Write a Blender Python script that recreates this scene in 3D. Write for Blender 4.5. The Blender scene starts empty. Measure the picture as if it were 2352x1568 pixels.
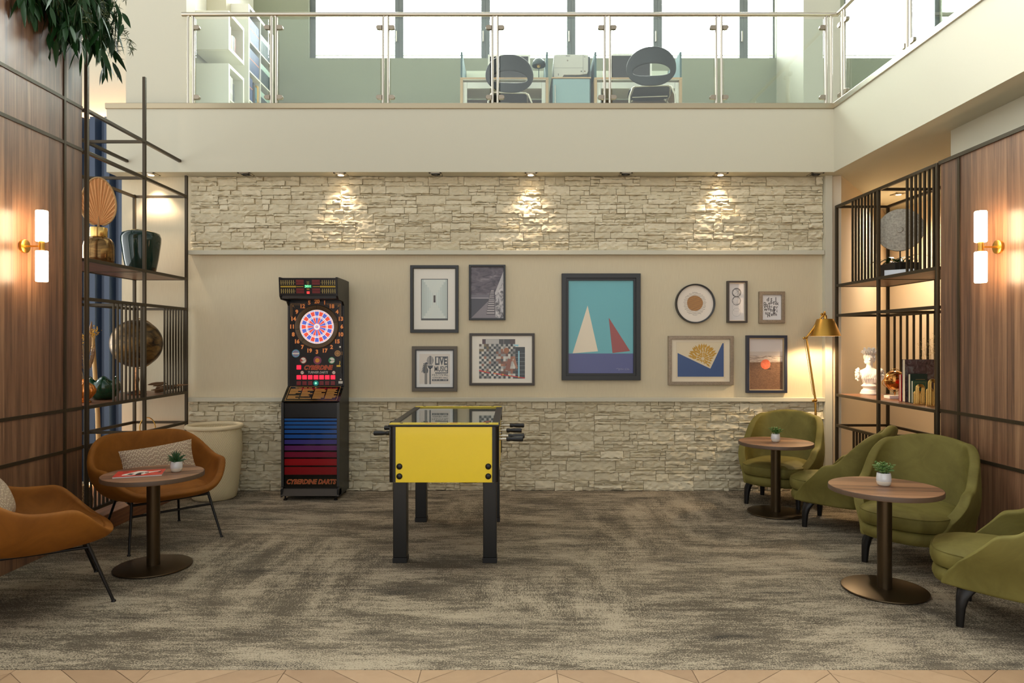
import bpy, math, random
from mathutils import Matrix, Vector, Euler
PI = math.pi
SC = bpy.context.scene
COL = SC.collection
rnd = random.Random(7)

def lin(c):
    c = c / 255.0
    return c / 12.92 if c <= 0.04045 else ((c + 0.055) / 1.055) ** 2.4
def srgb(r, g, b): return (lin(r), lin(g), lin(b), 1.0)

# ---------------- camera, sky, exposure ----------------
cam_data = bpy.data.cameras.new('camera')
cam_data.sensor_width = 36.0; cam_data.lens = 24.0
cam_data.shift_x = -2.0 / 2352; cam_data.shift_y = 2.0 / 2352
cam_data.clip_start = 0.05; cam_data.clip_end = 200
cam = bpy.data.objects.new('camera', cam_data); COL.objects.link(cam)
cam.location = (0, 0, 1.5); cam.rotation_euler = (PI / 2, 0, 0)
SC.camera = cam
SKY_HALL = 1.37; SKY_WINDOW = 24.0
world = bpy.data.worlds.new('world'); SC.world = world; world.use_nodes = True
wn = world.node_tree
bg = wn.nodes['Background']
# bright daylight beyond the gallery windows (+Y), softer warm-white daylight from the hall side
w_tc = wn.nodes.new('ShaderNodeTexCoord'); w_sep = wn.nodes.new('ShaderNodeSeparateXYZ'); wn.links.new(w_tc.outputs['Generated'], w_sep.inputs[0])
w_rng = wn.nodes.new('ShaderNodeMapRange'); w_rng.interpolation_type = 'SMOOTHSTEP'
w_rng.inputs['From Min'].default_value = 0.05; w_rng.inputs['From Max'].default_value = 0.65
w_rng.inputs['To Min'].default_value = 0.0; w_rng.inputs['To Max'].default_value = 1.0
wn.links.new(w_sep.outputs[1], w_rng.inputs['Value'])
w_mix = wn.nodes.new('ShaderNodeMix'); w_mix.data_type = 'RGBA'
w_mix.inputs[6].default_value = (SKY_HALL*0.97, SKY_HALL*1.0, SKY_HALL*1.01, 1); w_mix.inputs[7].default_value = (SKY_WINDOW*0.97, SKY_WINDOW*1.0, SKY_WINDOW*0.98, 1)
wn.links.new(w_rng.outputs[0], w_mix.inputs[0]); wn.links.new(w_mix.outputs[2], bg.inputs['Color'])
# directional weighting added to the hall sky: brightest from the left, dimmer overhead and right
def w_range(src, a, b, c, d):
    n = wn.nodes.new('ShaderNodeMapRange'); wn.links.new(src, n.inputs['Value'])
    for k, v in zip(('From Min', 'From Max', 'To Min', 'To Max'), (a, b, c, d)): n.inputs[k].default_value = v
    return n
def w_math(op, a, b):
    n = wn.nodes.new('ShaderNodeMath'); n.operation = op
    for k, v in enumerate((a, b)):
        if isinstance(v, (int, float)): n.inputs[k].default_value = v
        else: wn.links.new(v, n.inputs[k])
    return n
w_x = w_range(w_sep.outputs[0], -1.0, 1.0, 1.75, 0.4); w_z = w_range(w_sep.outputs[2], 0.0, 0.8, 1.22, 0.35)
w_xz = w_math('MULTIPLY', w_x.outputs[0], w_z.outputs[0])
w_keep = w_math('SUBTRACT', 1.0, w_rng.outputs[0]); w_a = w_math('MULTIPLY', w_xz.outputs[0], w_keep.outputs[0]); w_b = w_math('ADD', w_a.outputs[0], w_rng.outputs[0])
wn.links.new(w_b.outputs[0], bg.inputs['Strength'])
SC.view_settings.view_transform = 'Standard'
try: SC.view_settings.look = 'None'
except Exception: pass
SC.view_settings.exposure = 0.0; SC.view_settings.gamma = 1.0
SC.view_settings.use_curve_mapping = False
SPOT_POWER = 27.0; SCONCE = 26.0; LAMP_POWER = 36.0

# ---------------- materials ----------------
def new_mat(name):
    m = bpy.data.materials.new(name); m.use_nodes = True
    nt = m.node_tree
    return m, nt, nt.nodes['Principled BSDF']
def mat(name, col, rough=0.5, metal=0.0, coat=0.0, emit=None, estr=0.0, sheen=0.0, bump=0.0, bscale=200.0, spec=0.5):
    m, nt, b = new_mat(name)
    b.inputs['Base Color'].default_value = srgb(*col)
    b.inputs['Roughness'].default_value = rough; b.inputs['Metallic'].default_value = metal
    b.inputs['Coat Weight'].default_value = coat; b.inputs['Coat Roughness'].default_value = 0.05
    b.inputs['Specular IOR Level'].default_value = spec
    if sheen:
        b.inputs['Sheen Weight'].default_value = sheen; b.inputs['Sheen Roughness'].default_value = 0.35
    if emit:
        b.inputs['Emission Color'].default_value = srgb(*emit); b.inputs['Emission Strength'].default_value = estr
    if bump:
        tc = N(nt, 'ShaderNodeTexCoord'); no = N(nt, 'ShaderNodeTexNoise', Scale=bscale, Detail=3.0)
        L(nt, tc, 'Object', no, 'Vector')
        bp = N(nt, 'ShaderNodeBump', Strength=bump, Distance=0.01); L(nt, no, 0, bp, 'Height'); L(nt, bp, 0, b, 'Normal')
    return m
def N(nt, t, **kw):
    n = nt.nodes.new(t)
    for k, v in kw.items():
        if k in n.inputs: n.inputs[k].default_value = v
        else: setattr(n, k, v)
    return n
def L(nt, a, ao, b, bi): nt.links.new(a.outputs[ao], b.inputs[bi])
def ramp(nt, stops, interp='LINEAR'):
    r = nt.nodes.new('ShaderNodeValToRGB'); r.color_ramp.interpolation = interp
    e = r.color_ramp.elements
    while len(e) < len(stops): e.new(0.5)
    for k, (p, c) in enumerate(stops):
        e[k].position = p; e[k].color = c if len(c) == 4 else srgb(*c)
    return r
def mapping(nt, scale, coord='Object', rot=(0, 0, 0)):
    tc = N(nt, 'ShaderNodeTexCoord'); mp = N(nt, 'ShaderNodeMapping')
    mp.inputs['Scale'].default_value = scale; mp.inputs['Rotation'].default_value = rot
    L(nt, tc, coord, mp, 'Vector'); return mp
def mathn(nt, op, a, b=None, c=None):
    n = nt.nodes.new('ShaderNodeMath'); n.operation = op
    for k, v in enumerate((a, b, c)):
        if v is None: continue
        if isinstance(v, tuple): nt.links.new(v[0].outputs[v[1]], n.inputs[k])
        else: n.inputs[k].default_value = v
    return n
def mixc(nt, fac, a, b, blend='MIX'):
    n = nt.nodes.new('ShaderNodeMix'); n.data_type = 'RGBA'; n.blend_type = blend
    for idx, v in ((0, fac), (6, a), (7, b)):
        if isinstance(v, tuple) and not isinstance(v[0], (int, float)): nt.links.new(v[0].outputs[v[1]], n.inputs[idx])
        else: n.inputs[idx].default_value = v
    return n

def wood_mat(name, dark, mid, light, plank_axis=None, plank=0.11, grain='Z', rough=0.36, coat=0.0):
    """straight-grained veneer; boards of random tone across plank_axis, grain along the given axis"""
    m, nt, b = new_mat(name)
    tc = N(nt, 'ShaderNodeTexCoord'); sep = N(nt, 'ShaderNodeSeparateXYZ'); L(nt, tc, 'Object', sep, 0)
    sc = {'X': (1.1, 26, 26), 'Y': (26, 1.1, 26), 'Z': (26, 26, 1.1)}[grain]
    off = None
    if plank_axis:
        warp = mathn(nt, 'DIVIDE', (sep, plank_axis), plank); fl = mathn(nt, 'FLOOR', (warp, 0))
        half = mathn(nt, 'DIVIDE', (sep, plank_axis), plank * 2.37); fl2 = mathn(nt, 'FLOOR', (half, 0))
        tot = mathn(nt, 'MULTIPLY_ADD', (fl2, 0), 3.7, (fl, 0))
        wn_ = N(nt, 'ShaderNodeTexWhiteNoise', noise_dimensions='1D'); L(nt, tot, 0, wn_, 'W')
        off = wn_
    mp = N(nt, 'ShaderNodeMapping'); mp.inputs['Scale'].default_value = sc; L(nt, tc, 'Object', mp, 0)
    if off:
        o3 = mathn(nt, 'MULTIPLY', (off, 0), 40.0); cb = N(nt, 'ShaderNodeCombineXYZ')
        L(nt, o3, 0, cb, 0); L(nt, o3, 0, cb, 1); L(nt, o3, 0, cb, 2); L(nt, cb, 0, mp, 'Location')
    n1 = N(nt, 'ShaderNodeTexNoise', Scale=1.0, Detail=6.0, Roughness=0.65, Distortion=0.6); L(nt, mp, 0, n1, 'Vector')
    mp2 = N(nt, 'ShaderNodeMapping'); mp2.inputs['Scale'].default_value = tuple(v * 6 if v > 2 else v * 2 for v in sc); L(nt, tc, 'Object', mp2, 0)
    n2 = N(nt, 'ShaderNodeTexNoise', Scale=1.0, Detail=3.0); L(nt, mp2, 0, n2, 'Vector')
    f = mathn(nt, 'MULTIPLY_ADD', (n2, 0), 0.35, (n1, 0))
    f = mathn(nt, 'SUBTRACT', (f, 0), 0.175)
    if off:
        f2 = mathn(nt, 'MULTIPLY_ADD', (off, 0), 0.34, (f, 0)); f = mathn(nt, 'SUBTRACT', (f2, 0), 0.17)
    r = ramp(nt, [(0.22, dark), (0.5, mid), (0.8, light)]); L(nt, f, 0, r, 0)
    L(nt, r, 0, b, 'Base Color')
    b.inputs['Roughness'].default_value = rough; b.inputs['Coat Weight'].default_value = coat; b.inputs['Coat Roughness'].default_value = 0.3
    bp = N(nt, 'ShaderNodeBump', Strength=0.06, Distance=0.004); L(nt, n2, 0, bp, 'Height'); L(nt, bp, 0, b, 'Normal')
    return m

def glass_mat(name, tint=(0.93, 0.97, 0.94), refl=0.9, base=0.02):
    m = bpy.data.materials.new(name); m.use_nodes = True; nt = m.node_tree
    for n in list(nt.nodes):
        if n.type == 'BSDF_PRINCIPLED': nt.nodes.remove(n)
    out = [n for n in nt.nodes if n.type == 'OUTPUT_MATERIAL'][0]
    tr = N(nt, 'ShaderNodeBsdfTransparent'); tr.inputs[0].default_value = (*tint, 1)
    gl = N(nt, 'ShaderNodeBsdfGlossy'); gl.inputs['Roughness'].default_value = 0.02; gl.inputs[0].default_value = (refl, refl, refl, 1)
    fr = N(nt, 'ShaderNodeFresnel'); ge = N(nt, 'ShaderNodeNewGeometry'); io = mathn(nt, 'MULTIPLY_ADD', (ge, 'Backfacing'), 1/1.45-1.45, 1.45); L(nt, io, 0, fr, 'IOR'); add = mathn(nt, 'ADD', (fr, 0), base)
    mx = N(nt, 'ShaderNodeMixShader'); L(nt, add, 0, mx, 0); L(nt, tr, 0, mx, 1); L(nt, gl, 0, mx, 2); L(nt, mx, 0, out, 0)
    return m

M = {}
def flat(r, g, b, rough=0.55, coat=0.0):
    k = ('flat', r, g, b, rough, coat)
    if k not in M: M[k] = mat('print_%02x%02x%02x' % (int(r), int(g), int(b)), (r, g, b), rough, coat=coat)
    return M[k]

# ---------------- mesh builder ----------------
class MB:
    def __init__(s): s.v = []; s.f = []; s.m = []; s.k = 0
    def add(s, vs, fs, T=None):
        o = len(s.v)
        s.v += [tuple(T @ Vector(p)) for p in vs] if T is not None else [tuple(p) for p in vs]
        for f in fs: s.f.append(tuple(o + i for i in f)); s.m.append(s.k)
        return s
    def mat(s, k): s.k = k; return s
    def box(s, x0, x1, y0, y1, z0, z1, T=None):
        return s.add([(x0,y0,z0),(x1,y0,z0),(x1,y1,z0),(x0,y1,z0),(x0,y0,z1),(x1,y0,z1),(x1,y1,z1),(x0,y1,z1)],
                     [(0,3,2,1),(4,5,6,7),(0,1,5,4),(1,2,6,5),(2,3,7,6),(3,0,4,7)], T)
    def cbox(s, c, d, T=None):
        return s.box(c[0]-d[0]/2, c[0]+d[0]/2, c[1]-d[1]/2, c[1]+d[1]/2, c[2]-d[2]/2, c[2]+d[2]/2, T)
    def tube(s, pts, r, n=8, closed=False, caps=True, T=None):
        pts = [Vector(p) for p in pts]; k = len(pts); rr = r if isinstance(r, (list, tuple)) else [r] * k
        vs = []; fs = []
        up = None
        for i, p in enumerate(pts):
            if closed: d = pts[(i+1) % k] - pts[i-1]
            else: d = pts[min(i+1, k-1)] - pts[max(i-1, 0)]
            d.normalize()
            if up is None:
                up = Vector((0,0,1)) if abs(d.z) < 0.9 else Vector((1,0,0))
            a = d.cross(up)
            if a.length < 1e-6: a = d.cross(Vector((0.3,1,0.2)))
            a.normalize(); b = a.cross(d); b.normalize(); up = b
            for j in range(n):
                t = 2*PI*j/n; q = p + (a*math.cos(t) + b*math.sin(t)) * rr[i]; vs.append(tuple(q))
        for i in range(k if closed else k-1):
            i2 = (i+1) % k
            for j in range(n):
                j2 = (j+1) % n; fs.append((i*n+j, i*n+j2, i2*n+j2, i2*n+j))
        if not closed and caps:
            fs.append(tuple(range(n-1, -1, -1))); fs.append(tuple(range((k-1)*n, k*n)))
        return s.add(vs, fs, T)
    def cyl(s, p0, p1, r0, r1=None, n=24, T=None):
        return s.tube([p0, p1], [r0, r0 if r1 is None else r1], n, T=T)
    def bar(s, p0, p1, w, h, T=None):
        """square section bar between two points"""
        p0 = Vector(p0); p1 = Vector(p1); d = (p1-p0).normalized()
        up = Vector((0,0,1)) if abs(d.z) < 0.9 else Vector((0,1,0))
        a = d.cross(up).normalized(); b = a.cross(d).normalized()
        vs = []
        for p in (p0, p1):
            for sa, sb in ((-1,-1),(1,-1),(1,1),(-1,1)): vs.append(tuple(p + a*sa*w/2 + b*sb*h/2))
        return s.add(vs, [(3,2,1,0),(4,5,6,7),(0,1,5,4),(1,2,6,5),(2,3,7,6),(3,0,4,7)], T)
    def lathe(s, prof, n=32, T=None, sx=1.0, sy=1.0, cap=True):
        vs = []; fs = []
        for r, z in prof:
            for j in range(n):
                t = 2*PI*j/n; vs.append((r*math.cos(t)*sx, r*math.sin(t)*sy, z))
        for i in range(len(prof)-1):
            for j in range(n):
                j2 = (j+1) % n; fs.append((i*n+j, i*n+j2, (i+1)*n+j2, (i+1)*n+j))
        if cap and prof[0][0] > 1e-5: fs.append(tuple(range(n-1, -1, -1)))
        if cap and prof[-1][0] > 1e-5: fs.append(tuple(range((len(prof)-1)*n, len(prof)*n)))
        return s.add(vs, fs, T)
    def prism(s, pts, y0, y1, T=None):
        """polygon in X,Z extruded along Y"""
        n = len(pts)
        ar = sum(pts[i][0]*pts[(i+1)%n][1] - pts[(i+1)%n][0]*pts[i][1] for i in range(n))
        if ar < 0: pts = pts[::-1]
        vs = [(x, y0, z) for x, z in pts] + [(x, y1, z) for x, z in pts]
        fs = [tuple(range(n)), tuple(range(2*n-1, n-1, -1))]
        for i in range(n): j = (i+1) % n; fs.append((i, n+i, n+j, j))
        return s.add(vs, fs, T)
    def face(s, pts, y, T=None):
        """flat polygon in X,Z that looks toward -Y"""
        n = len(pts)
        ar = sum(pts[i][0]*pts[(i+1)%n][1] - pts[(i+1)%n][0]*pts[i][1] for i in range(n))
        if ar < 0: pts = pts[::-1]
        return s.add([(x, y, z) for x, z in pts], [tuple(range(n))], T)
    def rect(s, x0, x1, z0, z1, y, T=None): return s.face([(x0,z0),(x1,z0),(x1,z1),(x0,z1)], y, T)
    def disc(s, cx, cz, r, y, n=40, r2=None, T=None):
        return s.face([(cx+r*math.cos(2*PI*i/n), cz+(r2 or r)*math.sin(2*PI*i/n)) for i in range(n)], y, T)
    def ring(s, cx, cz, r0, r1, y, a0=0, a1=2*PI, n=48, T=None):
        for i in range(n):
            t = a0+(a1-a0)*i/n; u = a0+(a1-a0)*(i+1)/n
            s.face([(cx+r0*math.cos(t), cz+r0*math.sin(t)), (cx+r1*math.cos(t), cz+r1*math.sin(t)),
                    (cx+r1*math.cos(u), cz+r1*math.sin(u)), (cx+r0*math.cos(u), cz+r0*math.sin(u))], y, T)
        return s
    def line(s, pts, w, y, T=None):
        for (x0,z0),(x1,z1) in zip(pts, pts[1:]):
            d = math.hypot(x1-x0, z1-z0) or 1e-6; nx, nz = -(z1-z0)/d*w/2, (x1-x0)/d*w/2
            s.face([(x0+nx,z0+nz),(x0-nx,z0-nz),(x1-nx,z1-nz),(x1+nx,z1+nz)], y, T)
        return s
    def grid(s, fn, nu, nv, closeu=False, T=None, flip=False):
        vs = [fn(i, j) for i in range(nu) for j in range(nv)]; fs = []
        for i in range(nu if closeu else nu-1):
            i2 = (i+1) % nu
            for j in range(nv-1):
                q = (i*nv+j, i2*nv+j, i2*nv+j+1, i*nv+j+1); fs.append(q[::-1] if flip else q)
        return s.add(vs, fs, T)
    def ball(s, c, r, nu=24, nv=14, T=None):
        rx, ry, rz = r if isinstance(r, (tuple, list)) else (r, r, r)
        prof = [(max(math.sin(PI*i/nv), 1e-6), -math.cos(PI*i/nv)) for i in range(nv+1)]
        T2 = Matrix.Translation(c) @ Matrix.Diagonal((rx, ry, rz, 1))
        return s.lathe(prof, nu, T2 if T is None else T @ T2)
    def text(s, body, size, cx, cz, y, shear=0.0, offset=0.0, width=None, align='CENTER', T=None):
        cu = bpy.data.curves.new('txt', 'FONT'); cu.body = body; cu.size = size; cu.shear = shear; cu.offset = offset
        cu.align_x = align; cu.align_y = 'CENTER'; cu.resolution_u = 3
        ob = bpy.data.objects.new('txt', cu)
        me = bpy.data.meshes.new_from_object(ob)
        xs = [v.co.x for v in me.vertices]
        k = 1.0
        if width and xs: k = width / (max(xs) - min(xs))
        vs = [(cx + v.co.x*k, y, cz + v.co.y) for v in me.vertices]
        s.add(vs, [tuple(p.vertices) for p in me.polygons], T)
        bpy.data.meshes.remove(me); bpy.data.objects.remove(ob); bpy.data.curves.remove(cu)
        return s
    def build(s, name, mats, parent=None, loc=None, rot=None, smooth=None, bevel=0.0, subsurf=0, seg=2):
        me = bpy.data.meshes.new(name); me.from_pydata(s.v, [], s.f)
        for m in (mats if isinstance(mats, (list, tuple)) else [mats]): me.materials.append(m)
        for p, k in zip(me.polygons, s.m): p.material_index = k
        if smooth is not None:
            for p in me.polygons: p.use_smooth = True
            if smooth < 179: me.set_sharp_from_angle(angle=math.radians(smooth))
        me.update()
        o = bpy.data.objects.new(name, me); COL.objects.link(o)
        if parent is not None: o.parent = parent
        if loc is not None: o.location = loc
        if rot is not None: o.rotation_euler = rot
        if bevel:
            b = o.modifiers.new('bevel', 'BEVEL'); b.width = bevel; b.segments = seg; b.limit_method = 'ANGLE'; b.angle_limit = math.radians(40)
        if subsurf:
            b = o.modifiers.new('subdivision', 'SUBSURF'); b.levels = subsurf; b.render_levels = subsurf
        return o

def tag(o, label=None, cat=None, group=None, kind=None):
    if label: o['label'] = label
    if cat: o['category'] = cat
    if group: o['group'] = group
    if kind: o['kind'] = kind
    return o
def thing(name, label, cat, loc=(0, 0, 0), rz=0.0, group=None):
    o = bpy.data.objects.new(name, None); COL.objects.link(o)
    o.location = loc; o.rotation_euler = (0, 0, rz); o.empty_display_size = 0.1
    return tag(o, label, cat, group)
def struct(o, label=None): return tag(o, label, None, None, 'structure')
def dup(root, loc=None, rz=None, label=None, group=None, rot=None):
    kids = {}
    for o in COL.objects: 
        if o.parent is not None: kids.setdefault(o.parent.name, []).append(o)
    def cp(o, par):
        c = o.copy(); COL.objects.link(c)
        if par is not None: c.parent = par
        for ch in kids.get(o.name, []): cp(ch, c)
        return c
    r = cp(root, None)
    if loc is not None: r.location = loc
    if rz is not None: r.rotation_euler = (0, 0, rz)
    if rot is not None: r.rotation_euler = rot
    return tag(r, label, None, group)

# ---------------- shared materials ----------------
M['paint'] = mat('cream_wall_paint', (200, 195, 173), 0.7, bump=0.03, bscale=60)
def wallpaper():
    m, nt, b = new_mat('textured_wall_paint')
    mp = mapping(nt, (260, 1, 9)); n = N(nt, 'ShaderNodeTexNoise', Scale=1.0, Detail=3.0); L(nt, mp, 0, n, 'Vector')
    r = ramp(nt, [(0.3, (203, 189, 157)), (0.7, (210, 197, 165))]); L(nt, n, 0, r, 0); L(nt, r, 0, b, 'Base Color')
    bp = N(nt, 'ShaderNodeBump', Strength=0.12, Distance=0.003); L(nt, n, 0, bp, 'Height'); L(nt, bp, 0, b, 'Normal')
    b.inputs['Roughness'].default_value = 0.55; return m
M['wallpaper'] = wallpaper()
M['walnut'] = wood_mat('walnut_panelling', (72, 48, 34), (118, 84, 60), (156, 118, 86), 'Y', 0.105, 'Z', 0.42, 0.5)
M['shelf_wood'] = wood_mat('walnut_shelf', (74, 44, 28), (122, 80, 52), (160, 112, 76), None, 0.1, 'Y', 0.4)
M['table_wood'] = wood_mat('walnut_table_top', (88, 58, 40), (138, 98, 70), (172, 130, 96), 'Y', 0.13, 'X', 0.42)
M['bronze'] = mat('dark_bronze_metal', (66, 56, 40), 0.42, 0.55)
M['table_metal'] = mat('bronzed_table_metal', (74, 60, 40), 0.35, 0.75)
M['black_metal'] = mat('black_metal', (22, 20, 18), 0.4, 0.3)
M['steel'] = mat('brushed_steel', (196, 188, 172), 0.28, 1.0)
M['edge_steel'] = mat('brushed_edge_steel', (164, 150, 124), 0.32, 1.0, bump=0.02, bscale=30)
M['brass'] = mat('satin_brass', (198, 152, 72), 0.3, 1.0)
M['gold'] = mat('polished_gold', (214, 176, 104), 0.2, 1.0)
M['glass'] = glass_mat('clear_balustrade_glass')
M['white_paint'] = mat('white_paint', (232, 230, 218), 0.5)
M['tube'] = mat('opal_glass_lit', (255, 240, 220), 0.4, emit=(255, 214, 168), estr=SCONCE)
# ---------------- setting ----------------
def carpet_mat():
    m, nt, b = new_mat('distressed_carpet')
    tc = N(nt, 'ShaderNodeTexCoord')
    def noise(sc, detail=4.0, rough=0.6, loc=(0, 0, 0), dist=0.0):
        mp = N(nt, 'ShaderNodeMapping'); mp.inputs['Scale'].default_value = sc; mp.inputs['Location'].default_value = loc
        L(nt, tc, 'Object', mp, 0)
        n = N(nt, 'ShaderNodeTexNoise', Scale=1.0, Detail=detail, Roughness=rough, Distortion=dist); L(nt, mp, 0, n, 'Vector'); return n
    # patches: wide weft streaks, plus warp streaks that show in some carpet tiles
    sep = N(nt, 'ShaderNodeSeparateXYZ'); L(nt, tc, 'Object', sep, 0)
    bigx = noise((1.3, 4.2, 1), 6, 0.66); bigy = noise((4.2, 1.2, 1), 6, 0.66, (7, 3, 0))
    sel = noise((0.55, 0.55, 1), 1, 0.5, (2, 9, 0))
    selr = ramp(nt, [(0.52, (0, 0, 0)), (0.60, (255, 255, 255))]); L(nt, sel, 0, selr, 0)
    big = mixc(nt, (selr, 0), (bigx, 0), (bigy, 0))
    finex = noise((26, 150, 1), 2, 0.6, (1, 1, 0)); finey = noise((150, 26, 1), 2, 0.6, (4, 1, 0))
    fine = mixc(nt, (selr, 0), (finex, 0), (finey, 0))
    speck = noise((120, 135, 1), 3, 0.75, (3, 3, 0))
    midn = noise((5, 26, 1), 3, 0.6, (5, 5, 0))
    a = mathn(nt, 'MULTIPLY', (big, 2), 0.95)
    a = mathn(nt, 'MULTIPLY_ADD', (fine, 2), 0.55, (a, 0)); a = mathn(nt, 'MULTIPLY_ADD', (speck, 0), 1.25, (a, 0)); a = mathn(nt, 'MULTIPLY_ADD', (midn, 0), 0.45, (a, 0))
    light = ramp(nt, [(0.0, (0, 0, 0)), (0.490, (0, 0, 0)), (0.520, (255, 255, 255))]); 
    a2 = mathn(nt, 'DIVIDE', (a, 0), 3.2); L(nt, a2, 0, light, 0)
    speck2 = noise((150, 170, 1), 2, 0.7, (13, 8, 0))
    dk = noise((1.1, 4.2, 1), 4, 0.65, (11, 2, 0))
    d = mathn(nt, 'MULTIPLY', (dk, 0), 1.3); d = mathn(nt, 'MULTIPLY_ADD', (speck2, 0), 1.15, (d, 0)); d = mathn(nt, 'MULTIPLY_ADD', (finex, 0), 0.5, (d, 0)); d = mathn(nt, 'DIVIDE', (d, 0), 2.95)
    dark = ramp(nt, [(0.562, (0, 0, 0)), (0.590, (255, 255, 255))]); L(nt, d, 0, dark, 0)
    tone = noise((0.7, 1.2, 1), 2, 0.5, (20, 4, 0))
    base = ramp(nt, [(0.3, (91, 83, 69)), (0.7, (105, 96, 81))]); L(nt, tone, 0, base, 0)
    lf = mathn(nt, 'MULTIPLY', (light, 0), 0.85); df = mathn(nt, 'MULTIPLY', (dark, 0), 0.85)
    c1 = mixc(nt, (lf, 0), (base, 0), srgb(184, 170, 146)); c2 = mixc(nt, (df, 0), (c1, 2), srgb(40, 40, 39))
    L(nt, c2, 2, b, 'Base Color'); b.inputs['Roughness'].default_value = 0.95; b.inputs['Specular IOR Level'].default_value = 0.15
    bp = N(nt, 'ShaderNodeBump', Strength=0.35, Distance=0.006); L(nt, speck, 0, bp, 'Height'); L(nt, bp, 0, b, 'Normal')
    return m
M['carpet'] = carpet_mat()
def stone_mat():
    m, nt, b = new_mat('split_face_stone')
    g = N(nt, 'ShaderNodeNewGeometry')
    mp = mapping(nt, (14, 14, 22)); n = N(nt, 'ShaderNodeTexNoise', Scale=1.0, Detail=6.0, Roughness=0.65); L(nt, mp, 0, n, 'Vector')
    mp3 = mapping(nt, (1.2, 1, 1.2)); n3 = N(nt, 'ShaderNodeTexNoise', Scale=1.0, Detail=1.0); L(nt, mp3, 0, n3, 'Vector')
    r = ramp(nt, [(0.0, (196, 184, 154)), (0.5, (214, 203, 172)), (1.0, (230, 219, 190))])
    f = mathn(nt, 'MULTIPLY_ADD', (n, 0), 0.7, (g, 'Random Per Island')); f = mathn(nt, 'MULTIPLY', (f, 0), 0.58); L(nt, f, 0, r, 0)
    L(nt, r, 0, b, 'Base Color'); b.inputs['Roughness'].default_value = 0.85
    mp2 = mapping(nt, (40, 40, 75)); n2 = N(nt, 'ShaderNodeTexNoise', Scale=1.0, Detail=5.0, Roughness=0.6, Distortion=0.8); L(nt, mp2, 0, n2, 'Vector')
    bp = N(nt, 'ShaderNodeBump', Strength=0.6, Distance=0.010); L(nt, n2, 0, bp, 'Height'); L(nt, bp, 0, b, 'Normal')
    return m
M['stone'] = stone_mat()

# floors
mb = MB().box(-9, 9, 3.13, 12, -0.1, 0.0); struct(mb.build('floor', M['carpet']), 'grey and brown distressed carpet')
def oak_mat():
    m, nt, b = new_mat('oak_herringbone')
    g = N(nt, 'ShaderNodeNewGeometry'); mp = mapping(nt, (9, 9, 1))
    n = N(nt, 'ShaderNodeTexNoise', Scale=1.0, Detail=6.0, Roughness=0.6, Distortion=1.2); L(nt, mp, 0, n, 'Vector')
    f = mathn(nt, 'MULTIPLY_ADD', (n, 0), 0.9, (g, 'Random Per Island')); f = mathn(nt, 'MULTIPLY', (f, 0), 0.52)
    r = ramp(nt, [(0.1, (152, 122, 92)), (0.5, (168, 138, 106)), (0.95, (184, 155, 122))]); L(nt, f, 0, r, 0); L(nt, r, 0, b, 'Base Color')
    b.inputs['Roughness'].default_value = 0.45; return m
mb = MB()
W_, st_ = 0.62, 0.20
for i in range(-10, 10):
    for j in range(-12, 16):
        x0 = i*W_+0.2; y0 = 1.0+j*st_; g = 0.0015
        a0, a1 = (y0, y0+W_*0.8) if i % 2 else (y0+W_*0.8, y0)
        P = [Vector((x0+g, a0+g, 0)), Vector((x0+W_-g, a1+g, 0)), Vector((x0+W_-g, a1+st_-g, 0)), Vector((x0+g, a0+st_-g, 0))]
        out = []
        for a, b_ in zip(P, P[1:]+P[:1]):     # trim the plank at the carpet edge
            ina, inb = a.y <= 3.128, b_.y <= 3.128
            if ina: out.append(a)
            if ina != inb: out.append(a+(b_-a)*((3.128-a.y)/(b_.y-a.y)))
        if len(out) >= 3: mb.add([(p.x, p.y, -0.0005) for p in out], [tuple(range(len(out)))])
mb.mat(1).box(-9, 9, -2, 3.13, -0.1, -0.004)
struct(mb.build('floor', [oak_mat(), flat(120, 92, 66)]), 'light oak herringbone floor strip at front')

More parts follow.
